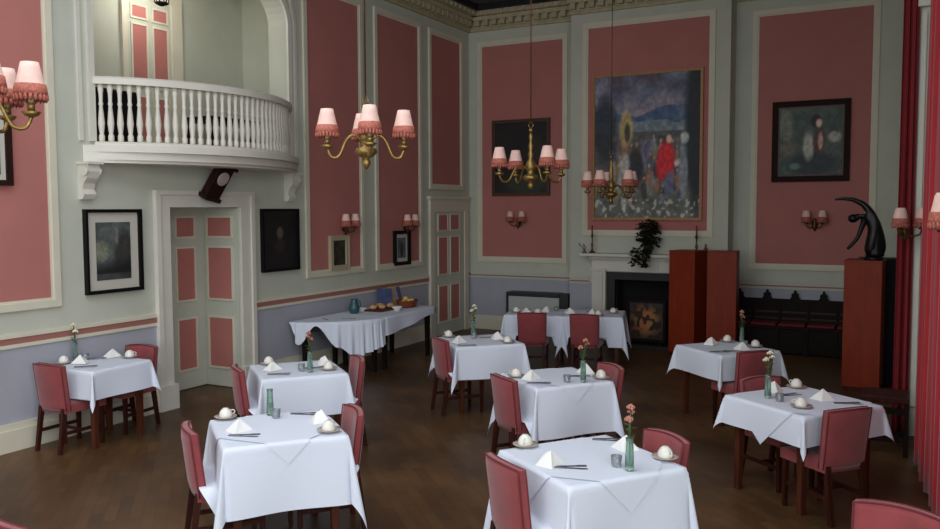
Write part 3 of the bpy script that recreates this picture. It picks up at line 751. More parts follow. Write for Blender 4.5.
# ------------------------------------------------------------------ lights fittings
SH_H = .15
def shade_parts(par, c, k=1.0):
    s = MB()
    pr_o = [(.09*k, 0), (.087*k, .02), (.074*k, .075), (.06*k, .13), (.05*k, .185*k), (.047*k, .185*k), (.057*k, .13), (.071*k, .075), (.085*k, .012)]
    s.lathe(pr_o, c, 18); sh = s.build('lamp_shade', SHADE, par)
    f = MB()
    for j in range(20):
        a = 2*pi*j/20; r = .085*k
        f.ball((c[0]+r*cos(a), c[1]+r*sin(a), c[2]-.018), .0125, (1, 1, 2.2), 1)
        f.ball((c[0]+r*.97*cos(a+.15), c[1]+r*.97*sin(a+.15), c[2]+.008), .012, sub=1)
    f.lathe([(.095*k, -.008), (.0925*k, .018), (.086*k, .05), (.08*k, .05), (.088*k, -.008)], c, 18)
    f.build('bead_fringe', FRINGE, sh)
def chandelier(x, y, zs, n, a0, label, R=.31, tall=True):
    """zs: height of the lower edge of the shades"""
    t = thing('chandelier', label, 'chandelier', (x, y, zs), 0, 'brass chandeliers')
    MB().lathe([(.004, -.27), (.02, -.25), (.035, -.22), (.02, -.19), (.06, -.17), (.085, -.14), (.07, -.115), (.03, -.1), (.045, -.06), (.06, -.02), (.04, .03), (.02, .06), (.03, .1), (.018, .14)]+([(.026, .19), (.014, .23), (.022, .28), (.01, .34)] if tall else [(.01, .17)]), seg=16).build('stem', BRASS, t)
    hk = 0 if tall else -.17
    MB().tube([(0, 0, .33+hk), (0, 0, .37+hk)], .022 if tall else .012, 8).tube([(.0, 0, .37+hk), (.03, 0, .4+hk), (0, 0, .44+hk), (-.03, 0, .4+hk), (0, 0, .37+hk)], .006, 6).build('hook', BRASS, t)
    MB().tube([(0, 0, .42+hk), (0, 0, ZC-zs)], .006, 6).build('chain', DBRASS, t)
    for k in range(n):
        a = a0+2*pi*k/n; d = V((cos(a), sin(a), 0))
        P = [d*.03+V((0, 0, -.06)), d*R*.32+V((0, 0, -.02)), d*R*.52+V((0, 0, -.06)), d*R*.7+V((0, 0, -.17)), d*R*.9+V((0, 0, -.18)), d*R+V((0, 0, -.12))]
        C = []
        for i in range(len(P)-1):
            for s in range(4):
                p0, p1, p2, p3 = P[max(i-1, 0)], P[i], P[i+1], P[min(i+2, len(P)-1)]; q = s/4
                C.append(.5*((2*p1)+(p2-p0)*q+(2*p0-5*p1+4*p2-p3)*q*q+(3*p1-p0-3*p2+p3)*q**3))
        C.append(P[-1])
        arm = MB().tube(C, .011, 8).build('arm', BRASS, t)
        e = d*R
        MB().lathe([(.01, -.125), (.035, -.115), (.05, -.095), (.02, -.09), (.02, -.05), (.03, -.045)], e, 12).build('candle_cup', BRASS, arm)
        MB().lathe([(.014, -.05), (.014, .05)], e, 10).build('candle_tube', CREAM, arm)
        shade_parts(t, e, .9)
av = atan2(5.14, -3.57)
chandelier(-3.59, 5.14, 2.81, 4, av+.1, 'brass chandelier with pink shades, second from the camera', .28, False)
chandelier(-3.57, 8.08, 2.71, 4, atan2(8.08, -3.57)+radians(27), 'brass chandelier with pink shades before the dark gilt-framed painting', .36)
chandelier(-3.57, 10.68, 2.57, 5, atan2(10.68, -3.57)+.15, 'brass chandelier with pink shades before the huge painting')
chandelier(-4.4, 2.68, 2.87, 6, radians(48), 'brass chandelier cut off by the left edge of the photo')

def sconce(dim=False):
    t = thing('wall_light', '', 'wall light')
    MB().lathe([(.055, 0), (.05, .012), (.02, .025), (.012, .05)], (0, 0, 0), 14, Matrix.Rotation(pi/2, 4, 'Y')).lathe([(.004, -.12), (.02, -.09), (.03, -.05), (.02, 0), (.026, .05), (.006, .09)], (.045, 0, 0), 10).build('back_plate', DBRASS, t)
    for s in (-1, 1):
        arm = MB().tube([(.04, 0, -.02), (.08, s*.05, -.07), (.12, s*.1, -.05), (.13, s*.115, 0)], .009, 6).build('arm', DBRASS, t)
        MB().lathe([(.03, 0), (.035, .01), (.013, .015), (.013, .07)], (.13, s*.115, 0), 10).build('candle_cup', DBRASS, arm)
        shade_parts(t, (.13, s*.115, .055), .8)
    return t
for lb, loc, rz in [('twin-arm wall light with pink shades above the cream framed picture', (XL+.006, 10.06, 1.98), 0), ('twin-arm wall light with pink shades above the black framed print', (XL+.006, 11.73, 1.96), 0),
                    ('twin-arm wall light on the far wall under the dark gilt-framed painting', (-6.43, YB-.006, 2.0), -pi/2), ('twin-arm wall light under the painting of a seated woman', (-1.4, YB-.006, 2.0), -pi/2),
                    ('twin-arm wall light on the cream pilaster between the red curtains', (-.13, YS-.22, 2.04), -pi/2+.65), ('nearest twin-arm wall light in front of the bright red curtain', (.295, 4.95, 2.12), radians(138))]:
    inst('sconce', sconce, lb, loc, rz, 'twin-arm wall lights')

# ------------------------------------------------------------------ dining furniture
TH = .75
def chair():
    t = thing('dining_chair', '', 'chair')
    W = .39
    def seat(u, v, top):
        x = (u-.5)*W*(1-.06*(1-v)); y = -.2+.44*v
        e = min(u, 1-u, v, 1-v)
        return V((x, y, (.445+.02*min(1, e*6)) if top else .37+.01*min(1, e*8)*0))
    MB().slab(12, 12, lambda u, v: seat(u, v, True), lambda u, v: seat(u, v, False)).build('seat', REDUP, t)
    def bk(u, v, fr):
        x = (u-.5)*(W*(.96+.05*v)); z = .395+.425*v+.012*(1-(2*u-1)**2)*v
        y = -.185-.05*v-.0*u-.035*(1-(2*u-1)**2)+.02
        e = min(u, 1-u, v, 1-v); th = .022+.012*min(1, e*7)
        return V((x, y+(th if fr else -th), z))
    b = MB().slab(14, 12, lambda u, v: bk(u, v, True), lambda u, v: bk(u, v, False)).build('backrest', REDUP, t)
    m = MB()
    for fr in (True, False):
        pth = [bk(.005, i/8, fr) for i in range(9)]+[bk(i/10, 1, fr) for i in range(1, 10)]+[bk(.995, 1-i/8, fr) for i in range(9)]
        m.tube(pth, .006, 5)
    m.build('piping', REDDK, b)
    for sx in (-1, 1):
        m = MB(); m.prism([(-.019, -.019), (.019, -.019), (.019, .019), (-.019, .019)], lambda x, y: (x+sx*.168, y+.21, .38), lambda x, y: (x*.75+sx*.168, y*.75+.21, 0)); m.build('leg', CHLEG, t)
        m = MB(); m.prism([(-.019, -.021), (.019, -.021), (.019, .021), (-.019, .021)], lambda x, y: (x+sx*.155, y-.19, .42), lambda x, y: (x*.8+sx*.16, y*.8-.25, 0)); m.build('leg', CHLEG, t)
    for sx in (-1, 1): MB().lohi((sx*.164-.009, -.22, .17), (sx*.164+.009, .2, .2)).build('stretcher', CHLEG, t)
    MB().lohi((-.16, -.02, .172), (.16, 0, .198)).build('stretcher', CHLEG, t)
    return t
def table(sx, sy):
    t = thing('dining_table', '', 'table')
    MB().lohi((-sx/2, -sy/2, TH-.03), (sx/2, sy/2, TH-.002), .004).build('tabletop', TBLW, t)
    a = .05
    MB().lohi((-sx/2+a, -sy/2+a, TH-.12), (sx/2-a, -sy/2+a+.02, TH-.03)).lohi((-sx/2+a, sy/2-a-.02, TH-.12), (sx/2-a, sy/2-a, TH-.03)).lohi((-sx/2+a, -sy/2+a, TH-.12), (-sx/2+a+.02, sy/2-a, TH-.03)).lohi((sx/2-a-.02, -sy/2+a, TH-.12), (sx/2-a, sy/2-a, TH-.03)).build('apron', TBLW, t)
    for x in (-1, 1):
        for y in (-1, 1):
            m = MB(); m.prism([(-.03, -.03), (.03, -.03), (.03, .03), (-.03, .03)], lambda p, q: (p+x*(sx/2-.08), q+y*(sy/2-.08), TH-.03), lambda p, q: (p*.75+x*(sx/2-.075), q*.75+y*(sy/2-.075), 0)); m.build('leg', TBLW, t)
    return t
DROP = [.3]
def drape(u, v, hx, hy, z, ph, clamp=(), off=0, prominent=.33):
    su, sv = (1 if u >= 0 else -1), (1 if v >= 0 else -1)
    ax, ay = max(abs(u)-hx, 0), max(abs(v)-hy, 0)
    if ax == 0 and ay == 0: return V((u, v, z+off))
    def side(a, t, key):
        out = .008+off+.05*a+.05*a*sin(t*8+ph+key)
        dz = a
        zz = z-dz
        for (k2, t0, hw, zmin) in clamp:
            if k2 == key and abs(t-t0) < hw and zz < zmin:
                out += min(.09, zmin-zz); zz = zmin
        return out, zz
    if ay == 0:
        o, zz = side(ax, v, 0 if su > 0 else 2); return V((su*(hx+o), v, zz))
    if ax == 0:
        o, zz = side(ay, u, 1 if sv > 0 else 3); return V((u, sv*(hy+o), zz))
    r = hypot(ax, ay); th = atan2(ay, ax); k = .06+(.3-.36*min(.5, DROP[0]))*sin(2*th)**1.5
    o = .008+off+r*k
    return V((su*(hx+o*cos(th)), sv*(hy+o*sin(th)), z-sqrt(max(0, r*r-(r*k)**2))))
def cloth(c, rz, sx, sy, drop, label, ph, clamp=(), dropy=None):
    dropy = dropy or drop; DROP[0] = drop
    m = MB(); hx, hy = sx/2+.004, sy/2+.004
    def axis(h, d):
        n1 = max(4, int(d/.022)); n2 = 26
        return [-(h+d)+d*i/n1 for i in range(n1)]+[-h+2*h*i/n2 for i in range(n2)]+[h+d*i/n1 for i in range(n1+1)]
    U, W = axis(hx, drop), axis(hy, dropy)
    vs = [[m.bm.verts.new(drape(u, v, hx, hy, TH+.002, ph, clamp)) for v in W] for u in U]
    for i in range(len(U)-1):
        for j in range(len(W)-1):
            f = m.bm.faces.new((vs[i][j], vs[i+1][j], vs[i+1][j+1], vs[i][j+1])); f.smooth = True
    o = m.build('tablecloth', CLOTH, loc=(c[0], c[1], 0), rz=rz)
    return tag(o, label, 'tablecloth', 'white tablecloths')
def overlay(c, rz, s, tip, label, ph):
    m = MB(); h = s/2+.004; S = (h+tip)*sqrt(2); n = 64
    def f(a, b):
        p, q = (a-.5)*S, (b-.5)*S
        return drape((p-q)/sqrt(2), (p+q)/sqrt(2), h, h, TH+.002, ph, off=.006)
    m.grid(n, n, f)
    o = m.build('overlay_cloth', CLOTH, loc=(c[0], c[1], 0), rz=rz)
    return tag(o, label, 'tablecloth', 'diagonal overlay cloths')

def cup():
    t = thing('cup', '', 'cup')
    MB().lathe([(.044, 0), (.046, .012), (.042, .035), (.03, .054), (.02, .058), (.02, .064), (.002, .064)], seg=20).build('bowl', CHINA, t)
    MB().tube([(.043, 0, .018), (.06, 0, .02), (.066, 0, .034), (.055, 0, .045), (.036, 0, .046)], .004, 6).build('handle', CHINA, t)
    return t
def saucer():
    return tag(MB().lathe([(.03, 0), (.032, .003), (.055, .006), (.078, .015), (.08, .018), (.054, .011), (.002, .009)], seg=24).build('saucer', SAUC), '', 'saucer')
def napkin():
    m = MB()
    a = .075; H = .085
    # a folded linen pyramid: two standing wings that meet in a crest
    P = [V((-a, -a*.8, 0)), V((a, -a*.8, 0)), V((a*.9, a*.8, 0)), V((-a*.9, a*.8, 0)), V((0, -.01, H)), V((-.0, a*.4, H*.75)), V((0, -a*.5, H*.35))]
    vs = [m.bm.verts.new(p) for p in P]
    for f in ((0, 6, 4), (0, 1, 6), (1, 4, 6), (1, 2, 5), (1, 5, 4), (2, 3, 5), (3, 0, 4), (3, 4, 5), (0, 3, 2, 1)): m.bm.faces.new([vs[i] for i in f])
    bmesh.ops.subdivide_edges(m.bm, edges=m.bm.edges[:], cuts=2, use_grid_fill=True)
    return tag(m.build('napkin', NAPK), '', 'napkin')
def knife():
    t = thing('knife', '', 'knife')
    MB().lohi((-.008, -.1, 0), (.008, -.01, .007), .002).build('handle', STEEL, t)
    MB().prism([(-.009, -.01), (.007, -.01), (.009, .08), (.002, .11), (-.009, .1)], lambda x, y: (x, y, .001), lambda x, y: (x, y, .004)).build('blade', STEEL, t)
    return t
def fork():
    t = thing('fork', '', 'fork')
    MB().prism([(-.006, -.1), (.006, -.1), (.004, .03), (-.004, .03)], lambda x, y: (x, y, .001), lambda x, y: (x, y, .006)).build('handle', STEEL, t)
    m = MB().prism([(-.004, .03), (.004, .03), (.012, .05), (.012, .06), (-.012, .06), (-.012, .05)], lambda x, y: (x, y, .002), lambda x, y: (x, y, .006))
    for k in range(4): m.lohi((-.012+k*.007, .06, .002), (-.009+k*.007, .1, .005))
    m.build('tines', STEEL, t)
    return t
def vase():
    return tag(MB().lathe([(.022, 0), (.026, .004), (.027, .02), (.024, .1), (.021, .17), (.023, .19), (.02, .19), (.018, .17), (.02, .1), (.021, .02), (.002, .018)], seg=16).build('bud_vase', GLASS), '', 'vase')
def flower(pm):
    def mk():
        t = thing('flower', '', 'flower')
        random.seed(11)
        MB().tube([(0, 0, .02), (.003, 0, .14), (-.006, .002, .27), (-.02, .004, .36)], .004, 6).tube([(.0, .0, .1), (.008, -.004, .22), (.02, -.006, .3)], .0025, 5).tube([(0, 0, .12), (-.01, .004, .24), (-.04, .006, .33)], .0025, 5).build('stem', STEMG, t)
        m = MB()
        for k in range(10): leafq(m, (-.004, .0, .17+.013*k), .045, k*2.4, random.uniform(-.2, .8))
        m.build('leaves', STEMG, t)
        m = MB()
        for cx, cy, cz, s in ((-.02, .004, .36, .8), (.02, -.006, .3, .9), (-.04, .006, .33, .6)):
            for k in range(9):
                a = k*2.4; r = .004+.0022*k
                m.ball((cx+r*cos(a), cy+r*sin(a), cz+.012-.002*k), .012*s, (1, 1, 1.2), 1)
        m.build('petals', pm, t)
        return t
    return mk
def tumbler():
    return tag(MB().lathe([(.026, 0), (.028, .004), (.032, .065), (.029, .065), (.025, .008), (.002, .008)], seg=16).build('glass_pot', CGLASS), '', 'glass pot')

TB = {  # centre, rotation, size, drop, name used in the labels, chairs [(x, y, which)], overlay tip
 'T1': ((-7.04, 5.52), radians(3), (.58, .7), .27, 'the small table against the left wall', [(-7.08, 5.01, 'near'), (-7.17, 6.12, 'far')], 0),
 'T2': ((-3.86, 4.42), radians(51), (.79, .79), .45, 'the front left table', [(-4.18, 3.97, 'left'), (-3.54, 4.84, 'right')], .14),
 'T3': ((-5.11, 6.16), radians(50), (.76, .76), .36, 'the table behind the front left one', [(-5.4, 5.7, 'left'), (-4.74, 6.57, 'right')], 0),
 'T4': ((-4.38, 8.47), radians(46), (.78, .78), .36, 'the middle table below the sideboard', [(-4.6, 7.98, 'left')], 0),
 'T5': ((-2.81, 6.9), radians(50), (.73, .73), .43, 'the table just behind the nearest one', [(-3.06, 6.39, 'left'), (-2.44, 7.28, 'right')], .16),
 'T6': ((-1.70, 4.72), radians(54), (.79, .79), .48, 'the nearest front table', [(-2.02, 4.24, 'left'), (-1.37, 5.17, 'right')], .2),
 'T7L': ((-4.84, 11.18), radians(15), (.81, .8), .42, 'the left fireside table', [(-4.62, 10.5, 'front')], 0),
 'T7R': ((-4.04, 11.40), radians(15), (.81, .8), .42, 'the right fireside table', [(-3.92, 10.66, 'front')], 0),
 'T8': ((-1.77, 9.2), radians(50), (.75, .75), .26, 'the table before the tall pedestals', [(-1.4, 8.66, 'front')], 0),
 'T9': ((-.76, 6.93), radians(53), (.8, .8), .22, 'the table beside the red curtain', [(-.41, 6.47, 'near'), (-1.12, 7.3, 'far')], .3),
}
IT = {
'T6': dict(cup=[(-2.14, 4.76), (-1.29, 4.9)], nap=[(-1.86, 4.48), (-1.57, 5.0)], cut=[(-1.73, 4.46), (-1.72, 5.12)], vase=[(-1.41, 4.58)], tumbler=[(-1.5, 4.62)]),
'T2': dict(cup=[(-4.34, 4.43), (-3.46, 4.48)], nap=[(-4.02, 4.22), (-3.68, 4.67)], cut=[(-3.89, 4.12), (-3.91, 4.77)], vase=[(-4.12, 4.65)], tumbler=[(-4.02, 4.6)]),
'T3': dict(cup=[(-5.5, 6.2), (-4.82, 6.25)], nap=[(-5.27, 5.99), (-5.02, 6.44)], cut=[(-5.08, 5.85), (-4.97, 6.24)], vase=[(-4.9, 6.08)], tumbler=[(-5.0, 6.08)]),
'T4': dict(cup=[(-4.8, 8.5), (-4.0, 8.42)], nap=[(-4.49, 8.17), (-4.23, 8.62)], cut=[(-4.31, 8.03), (-4.36, 8.64)], vase=[(-4.56, 8.66)], tumbler=[(-4.5, 8.56)]),
'T5': dict(cup=[(-3.11, 6.72), (-2.42, 7.0)], nap=[(-2.96, 6.7), (-2.63, 7.18)], cut=[(-2.82, 6.55), (-2.62, 6.98)], vase=[(-2.5, 6.77)], tumbler=[(-2.62, 6.7)]),
'T8': dict(cup=[(-1.84, 9.58), (-1.5, 9.35)], nap=[(-1.96, 9.3), (-1.6, 9.1)], cut=[(-1.78, 8.85), (-1.66, 8.95)], vase=[(-1.66, 9.45)], tumbler=[(-1.6, 9.3)]),
'T9': dict(cup=[(-.85, 7.36), (-.73, 6.64)], nap=[(-1.0, 7.14), (-.62, 7.0)], cut=[(-.43, 6.92), (-.86, 7.03)], vase=[(-1.0, 6.85)], tumbler=[(-.9, 6.77)]),
'T1': dict(cup=[(-7.33, 5.33), (-7.02, 5.85)], nap=[(-7.2, 5.42), (-7.22, 5.8)], cut=[(-6.98, 5.3), (-7.26, 5.64)], vase=[(-7.34, 5.47)], tumbler=[(-7.3, 5.55)]),
'T7L': dict(cup=[(-5.08, 10.98), (-4.72, 10.93)], nap=[(-4.91, 10.94), (-4.71, 11.21)], tumbler=[(-4.63, 11.39)]),
'T7R': dict(cup=[(-3.80, 11.5), (-3.89, 11.13)], nap=[(-4.35, 11.2), (-4.0, 11.18)], tumbler=[(-4.17, 11.48)]),
}
ZT = TH+.0085
SET = {'T1': ('near', 'far'), 'T9': ('far', 'near'), 'T7L': ('left', 'right'), 'T7R': ('right', 'left'), 'T8': ('far', 'near')}
for ti, (k, (c, rz, sz, drop, nm, chs, tip)) in enumerate(TB.items()):
    inst('table%s' % (sz,), lambda: table(*sz), 'brown wooden table hidden under the cloth of '+nm, (*c, 0), rz, 'brown dining tables')
    clamp = []
    for (x, y, wch) in chs:
        d = V((c[0]-x, c[1]-y)); L = d.length; d.normalize()
        loc = Matrix.Rotation(-rz, 2) @ V((x-c[0], y-c[1]))
        ax, ay = abs(loc.x)-sz[0]/2, abs(loc.y)-sz[1]/2
        if ax > ay: key, t0 = (0 if loc.x > 0 else 2), loc.y; nd = V((-1 if loc.x > 0 else 1, 0))
        else: key, t0 = (1 if loc.y > 0 else 3), loc.x; nd = V((0, -1 if loc.y > 0 else 1))
        wd = Matrix.Rotation(rz, 2) @ nd; wd = (wd*.7+d*.3).normalized() if k not in ('T7L', 'T7R') else (wd*.3+d*.7).normalized()
        org = V((x, y))+wd*.2
        clamp.append((key, t0, .27, .475))
        lab = 'red upholstered dining chair on the %s side of %s' % (wch, nm)
        ch = inst('chair', chair, lab, (org.x, org.y, 0), atan2(wd.y, wd.x)-pi/2, 'red upholstered dining chairs')
    cloth(c, rz, sz[0], sz[1], drop, 'white linen tablecloth hanging over '+nm, ti*1.7, clamp)
    if tip: overlay(c, rz, sz[0], tip, 'white overlay cloth laid diagonally on '+nm, ti*1.7)
    z = ZT+(.0 if not tip else .0005)
    it = IT[k]; sd = SET.get(k, ('left', 'right'))
    for j, p in enumerate(it.get('cup', ())):
        who = 'the %s place setting of %s' % (sd[j], nm)
        inst('saucer', saucer, 'brownish saucer at '+who, (*p, z), 0, 'saucers')
        inst('cup', cup, 'upturned white cup at '+who, (*p, z+.011), .6*j+ti, 'upturned white cups')
    for j, p in enumerate(it.get('nap', ())):
        inst('napkin', napkin, 'folded white napkin at the %s place setting of %s' % (sd[j], nm), (*p, z), rz+.5+j, 'folded white napkins')
    for j, p in enumerate(it.get('cut', ())):
        who = 'the %s place setting of %s' % (sd[j], nm); a = radians(-62)+.25*sin(5*p[0])
        inst('knife', knife, 'steel knife at '+who, (p[0], p[1], z), a, 'knives')
        inst('fork', fork, 'steel fork at '+who, (p[0]-.035*cos(a), p[1]-.035*sin(a), z), a+.22, 'forks')
    for p in it.get('vase', ()):
        inst('vase', vase, 'slender pale green glass vase on '+nm, (*p, z), 0, 'bud vases')
        if k == 'T2': continue
        pm = PETALW if k in ('T9', 'T4', 'T1') else PETALP
        inst('flower'+pm.name, flower(pm), ('cream' if pm is PETALW else 'peach')+' flower stem in the vase on '+nm, (*p, z), ti, 'cut flowers')
    for p in it.get('tumbler', ()):
        inst('tumbler', tumbler, 'small clear glass pot on '+nm, (*p, z), 0, 'small glass pots')
inst('chair', chair, 'red upholstered dining chair cut off at the bottom right corner', (-.1, 4.18, 0), radians(165), 'red upholstered dining chairs')
inst('chair', chair, 'red upholstered dining chair cut off at the bottom left corner', (-3.66, 2.55, 0), radians(-8), 'red upholstered dining chairs')

# ------------------------------------------------------------------ sideboard tables
def polytable(name, label, P, legs, org):
    t = thing(name, label, 'table', (*org, 0), 0, 'sideboard tables')
    Q = [(x-org[0], y-org[1]) for x, y in P]
    MB().prism(Q, lambda x, y: (x, y, TH-.03), lambda x, y: (x, y, TH)).build('tabletop', DARKW, t)
    cx = sum(q[0] for q in Q)/len(Q); cy = sum(q[1] for q in Q)/len(Q)
    S = [(cx+(x-cx)*.93, cy+(y-cy)*.93) for x, y in Q]
    MB().prism(S, lambda x, y: (x, y, TH-.12), lambda x, y: (x, y, TH-.03)).build('apron', DARKW, t)
    for x, y in legs: MB().prism([(-.035, -.035), (.035, -.035), (.035, .035), (-.035, .035)], lambda p, q: (p+x-org[0], q+y-org[1], TH-.05), lambda p, q: (p*.7+x-org[0], q*.7+y-org[1], 0)).build('leg', DARKW, t)
    return t
PA = [(-7.36, 8.72), (-7.22, 8.74), (-7.02, 8.84), (-6.8, 9.02), (-6.64, 9.22), (-6.54, 9.4), (-6.49, 9.54), (-6.48, 9.66), (-7.36, 9.66)]
PB = [(-7.36, 9.69), (-6.5, 9.69), (-6.52, 11.15), (-7.36, 11.15)]
polytable('sideboard_table', 'dark sideboard table with rounded end against the left wall', PA, [(-7.2, 8.84), (-6.66, 9.34), (-7.25, 9.56), (-6.58, 9.56)], (-6.95, 9.4))
polytable('sideboard_table', 'dark sideboard table next to the corner door', PB, [(-6.57, 9.8), (-7.25, 9.8), (-6.6, 11.02), (-7.25, 11.02)], (-6.95, 10.45))
def sidecloth(P, drops, label, org, pl=14):
    m = MB(); Q = [V((x, y)) for x, y in P]; n = len(Q); pts = []
    for i in range(n):
        for s in range(pl):
            t = s/pl; pts.append((Q[i].lerp(Q[(i+1) % n], t), drops[i]+(drops[(i+1) % n]-drops[i])*(t*t*(3-2*t)), i+t))
    N = len(pts); cc = sum((p[0] for p in pts), V((0, 0)))/N
    top = []
    for k, (p, d, s) in enumerate(pts):
        a, b = pts[k-1][0], pts[(k+1) % N][0]; t = (b-a).normalized(); nr = V((t.y, -t.x))
        if nr.dot(p-cc) < 0: nr = -nr
        row = []
        for r in range(9):
            q = r/8; o = .006+.02*q*min(1, d*4)*(1+sin(s*9)+.6*sin(s*17+1))
            pp = p+nr*o; row.append(m.bm.verts.new((pp.x-org[0], pp.y-org[1], TH+.003-d*q)))
        top.append(row)
    for k in range(N):
        A, B = top[k], top[(k+1) % N]
        for r in range(8):
            f = m.bm.faces.new((A[r], B[r], B[r+1], A[r+1])); f.smooth = True
    m.bm.faces.new([r[0] for r in top])
    return tag(m.build('tablecloth', CLOTH, loc=(*org, 0)), label, 'tablecloth', 'white tablecloths')
sidecloth(PA, [.02, .3, .05, .34, .5, .44, .4, .38, .02], 'white tablecloth swept aside in a curve on the round-ended sideboard', (-6.95, 9.4))
sidecloth(PB, [.02, .26, .1, .02], 'small white tablecloth on the sideboard next to the corner door', (-6.95, 10.45))
# things on the sideboard
Zs = TH+.004
jg = thing('teal_jug', 'dark teal jug on the sideboard', 'jug', (-7.12, 9.85, Zs))
MB().lathe([(.05, 0), (.07, .02), (.08, .08), (.06, .15), (.045, .18), (.055, .21), (.045, .21), (.04, .18), (.002, .16)], seg=18).build('body', TEAL, jg)
MB().tube([(.05, 0, .19), (.1, 0, .18), (.11, 0, .12), (.075, 0, .07)], .009, 6).build('handle', TEAL, jg)
br = tag(MB().lohi((-.16, -.26, 0), (.16, .26, .02), .006).build('serving_tray', TRAY, loc=(-7.0, 10.37, Zs)), 'brown serving tray with bread on the sideboard', 'tray')
random.seed(5)
for k, (x, y) in enumerate([(-7.03, 10.2), (-6.96, 10.32), (-7.06, 10.42), (-6.95, 10.53)]):
    m = MB().ball((0, 0, .04), .055, (1, 1.25, .72)); 
    tag(m.build('bread_roll', BREAD, loc=(x, y, Zs+.02), rz=k), 'crusty bread roll on the brown tray, %s from the teal jug' % ['first', 'second', 'third', 'fourth'][k], 'bread roll', 'bread rolls')
def bowl(): return tag(MB().lathe([(.035, 0), (.04, .005), (.08, .05), (.085, .06), (.078, .06), (.036, .012), (.002, .012)], seg=20).build('white_bowl', CHINA), '', 'bowl')
inst('bowl', bowl, 'white bowl beside the teal jug on the sideboard', (-7.15, 10.06, Zs), 0, 'white bowls')
inst('bowl', bowl, 'white bowl at the front of the bread tray on the sideboard', (-6.76, 10.42, Zs), 0, 'white bowls')
bk = thing('wicker_basket', 'reddish-brown wicker basket of yellow fruit on the sideboard', 'basket', (-6.86, 10.86, Zs))
m = MB().slab(28, 5, lambda u, v: V(((.12+.03*v)*cos(2*pi*u), (.17+.03*v)*sin(2*pi*u), .003+.1*v)), lambda u, v: V(((.11+.03*v)*cos(2*pi*u), (.16+.03*v)*sin(2*pi*u), .01+.09*v)))
m.lohi((-.09, -.13, 0), (.09, .13, .012)); m.build('body', BASK, bk)
MB().tube([(.15*cos(a), .2*sin(a), .103) for a in [2*pi*i/28 for i in range(29)]], .009, 6).build('rim', BASK, bk)
for k, (x, y, z) in enumerate([(0, -.1, .085), (.04, 0, .09), (-.05, .02, .085), (.02, .1, .09), (-.02, -.01, .13)]):
    tag(MB().ball((0, 0, 0), .042, (1, 1.15, .95)).build('lemon', FRUIT, loc=(-6.86+x, 10.86+y, Zs+z)), 'yellow fruit in the wicker basket, %s' % ['at its near end', 'against the front rim', 'against the wall side', 'at its far end', 'on top of the pile'][k], 'fruit', 'yellow fruit')
def card(label, y, m, w, h, tilt, x=-7.2):
    o = MB(); o.box((0, 0, h/2), (.05, w, h), rot=Matrix.Rotation(radians(-14), 3, 'Y'), bev=.004)
    return tag(o.build('packet_box', m, loc=(x, y, Zs+.012), rz=tilt), label, 'box', 'packet boxes leaning on the wall')
card('blue packet box leaning against the dado above the sideboard', 10.72, BLUEC, .24, .27, -.5, -7.17)
card('yellow packet box between the blue and lilac ones', 10.89, YELC, .1, .28, -.1, -7.16)
card('lilac packet box leaning nearest the corner door', 11.04, LILAC, .2, .27, .3, -7.14)
for j, (x, y) in enumerate([(-7.1, 9.15), (-6.85, 9.35)]):
    inst('knife', knife, 'serving knife on the round-ended sideboard, %s' % ['nearer the wall', 'nearer the front edge'][j], (x, y, Zs), 1+j, 'knives')

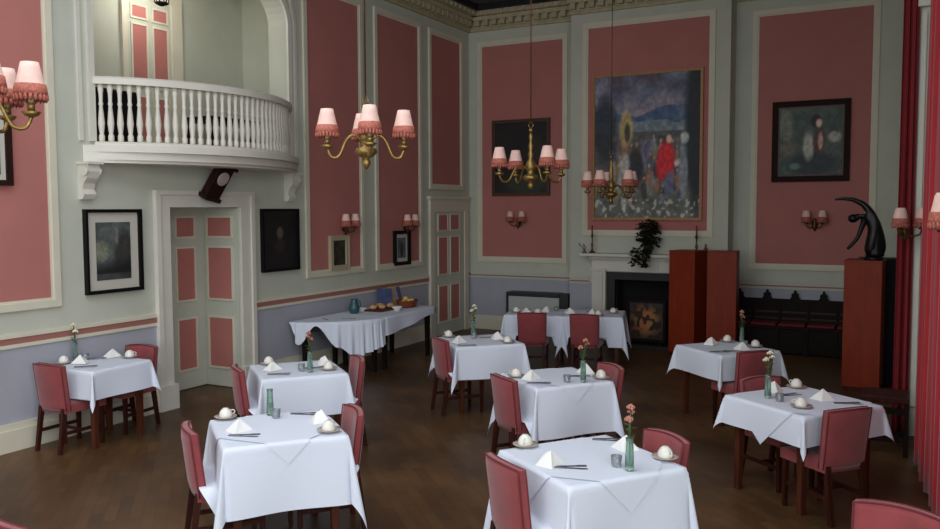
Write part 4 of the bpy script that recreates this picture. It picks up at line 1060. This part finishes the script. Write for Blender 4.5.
# lantern on the gallery ceiling
gl = thing('ceiling_lantern', 'small dark lantern hanging from the ceiling of the balcony recess', 'lamp', (-8.35, 7.6, 5.29))
MB().lathe([(.05, 0), (.05, -.02), (.012, -.03), (.012, -.2)], (0, 0, .0), seg=12).tube([(0, 0, 0), (0, 0, .12)], .012).build('hanger', BLACK, gl)
MB().lathe([(.02, -.2), (.1, -.24), (.11, -.26), (.02, -.25)], seg=6).lathe([(.08, -.47), (.09, -.49), (.02, -.52)], seg=6).build('cap', BLACK, gl)
m = MB()
for k in range(6): m.tube([(.1*cos(k*pi/3), .1*sin(k*pi/3), -.255), (.085*cos(k*pi/3), .085*sin(k*pi/3), -.475)], .008, 5)
m.build('cage', BLACK, gl)
ll = bpy.data.lights.new('lantern_light', 'POINT'); ll.energy = 27; ll.color = (1, .95, .88); ll.shadow_soft_size = .2  # fill light added to brighten the balcony recess
lo = bpy.data.objects.new('lantern_light', ll); COL.objects.link(lo); lo.location = (-8.35, 7.6, 4.93)
# ------------------------------------------------------------------ sky and added daylight lamps
wd = bpy.data.worlds.new('world'); scn.world = wd; wd.use_nodes = True
nt = wd.node_tree; bg = nt.nodes['Background']
sky = nt.nodes.new('ShaderNodeTexSky'); sky.sky_type = 'HOSEK_WILKIE'; sky.turbidity = 6; sky.sun_direction = V((-.3, -.5, .6)).normalized()
nt.links.new(sky.outputs['Color'], bg.inputs['Color']); bg.inputs['Strength'].default_value = .5
def area(name, loc, direction, sx, sy, power, col, spread=180):
    l = bpy.data.lights.new(name, 'AREA'); l.shape = 'RECTANGLE'; l.size = sx; l.size_y = sy; l.energy = power; l.color = col; l.spread = radians(spread)
    o = bpy.data.objects.new(name, l); COL.objects.link(o); o.location = loc
    o.rotation_euler = V(direction).to_track_quat('-Z', 'Y').to_euler()
DAY = (.9, .95, 1.0)
for a, b in RX: area('window_daylight', ((a+b)/2, YR-.04, 3.35), (0, 1, 0), b-a-.1, 4, 130, DAY)  # lamps added in the invented rear windows as daylight
for (a, b), pw in zip(RWY, (190, 200, 220)): area('window_daylight', (XN+.06, (a+b)/2, 3.35), (-1, 0, 0), b-a-.1, 4, pw, DAY)  # the same for the invented right-wall windows
x0, x1, y0, y1 = SKY
area('roof_daylight', ((x0+x1)/2, (y0+y1)/2, ZC-.01), (0, .0, -1), x1-x0-.1, y1-y0-.1, 400, DAY)  # lamp added below the roof light to lift the tabletops
scn.view_settings.view_transform = 'Standard'; scn.view_settings.look = 'None'; scn.view_settings.gamma = 1
scn.view_settings.use_curve_mapping = False; scn.view_settings.exposure = -.12
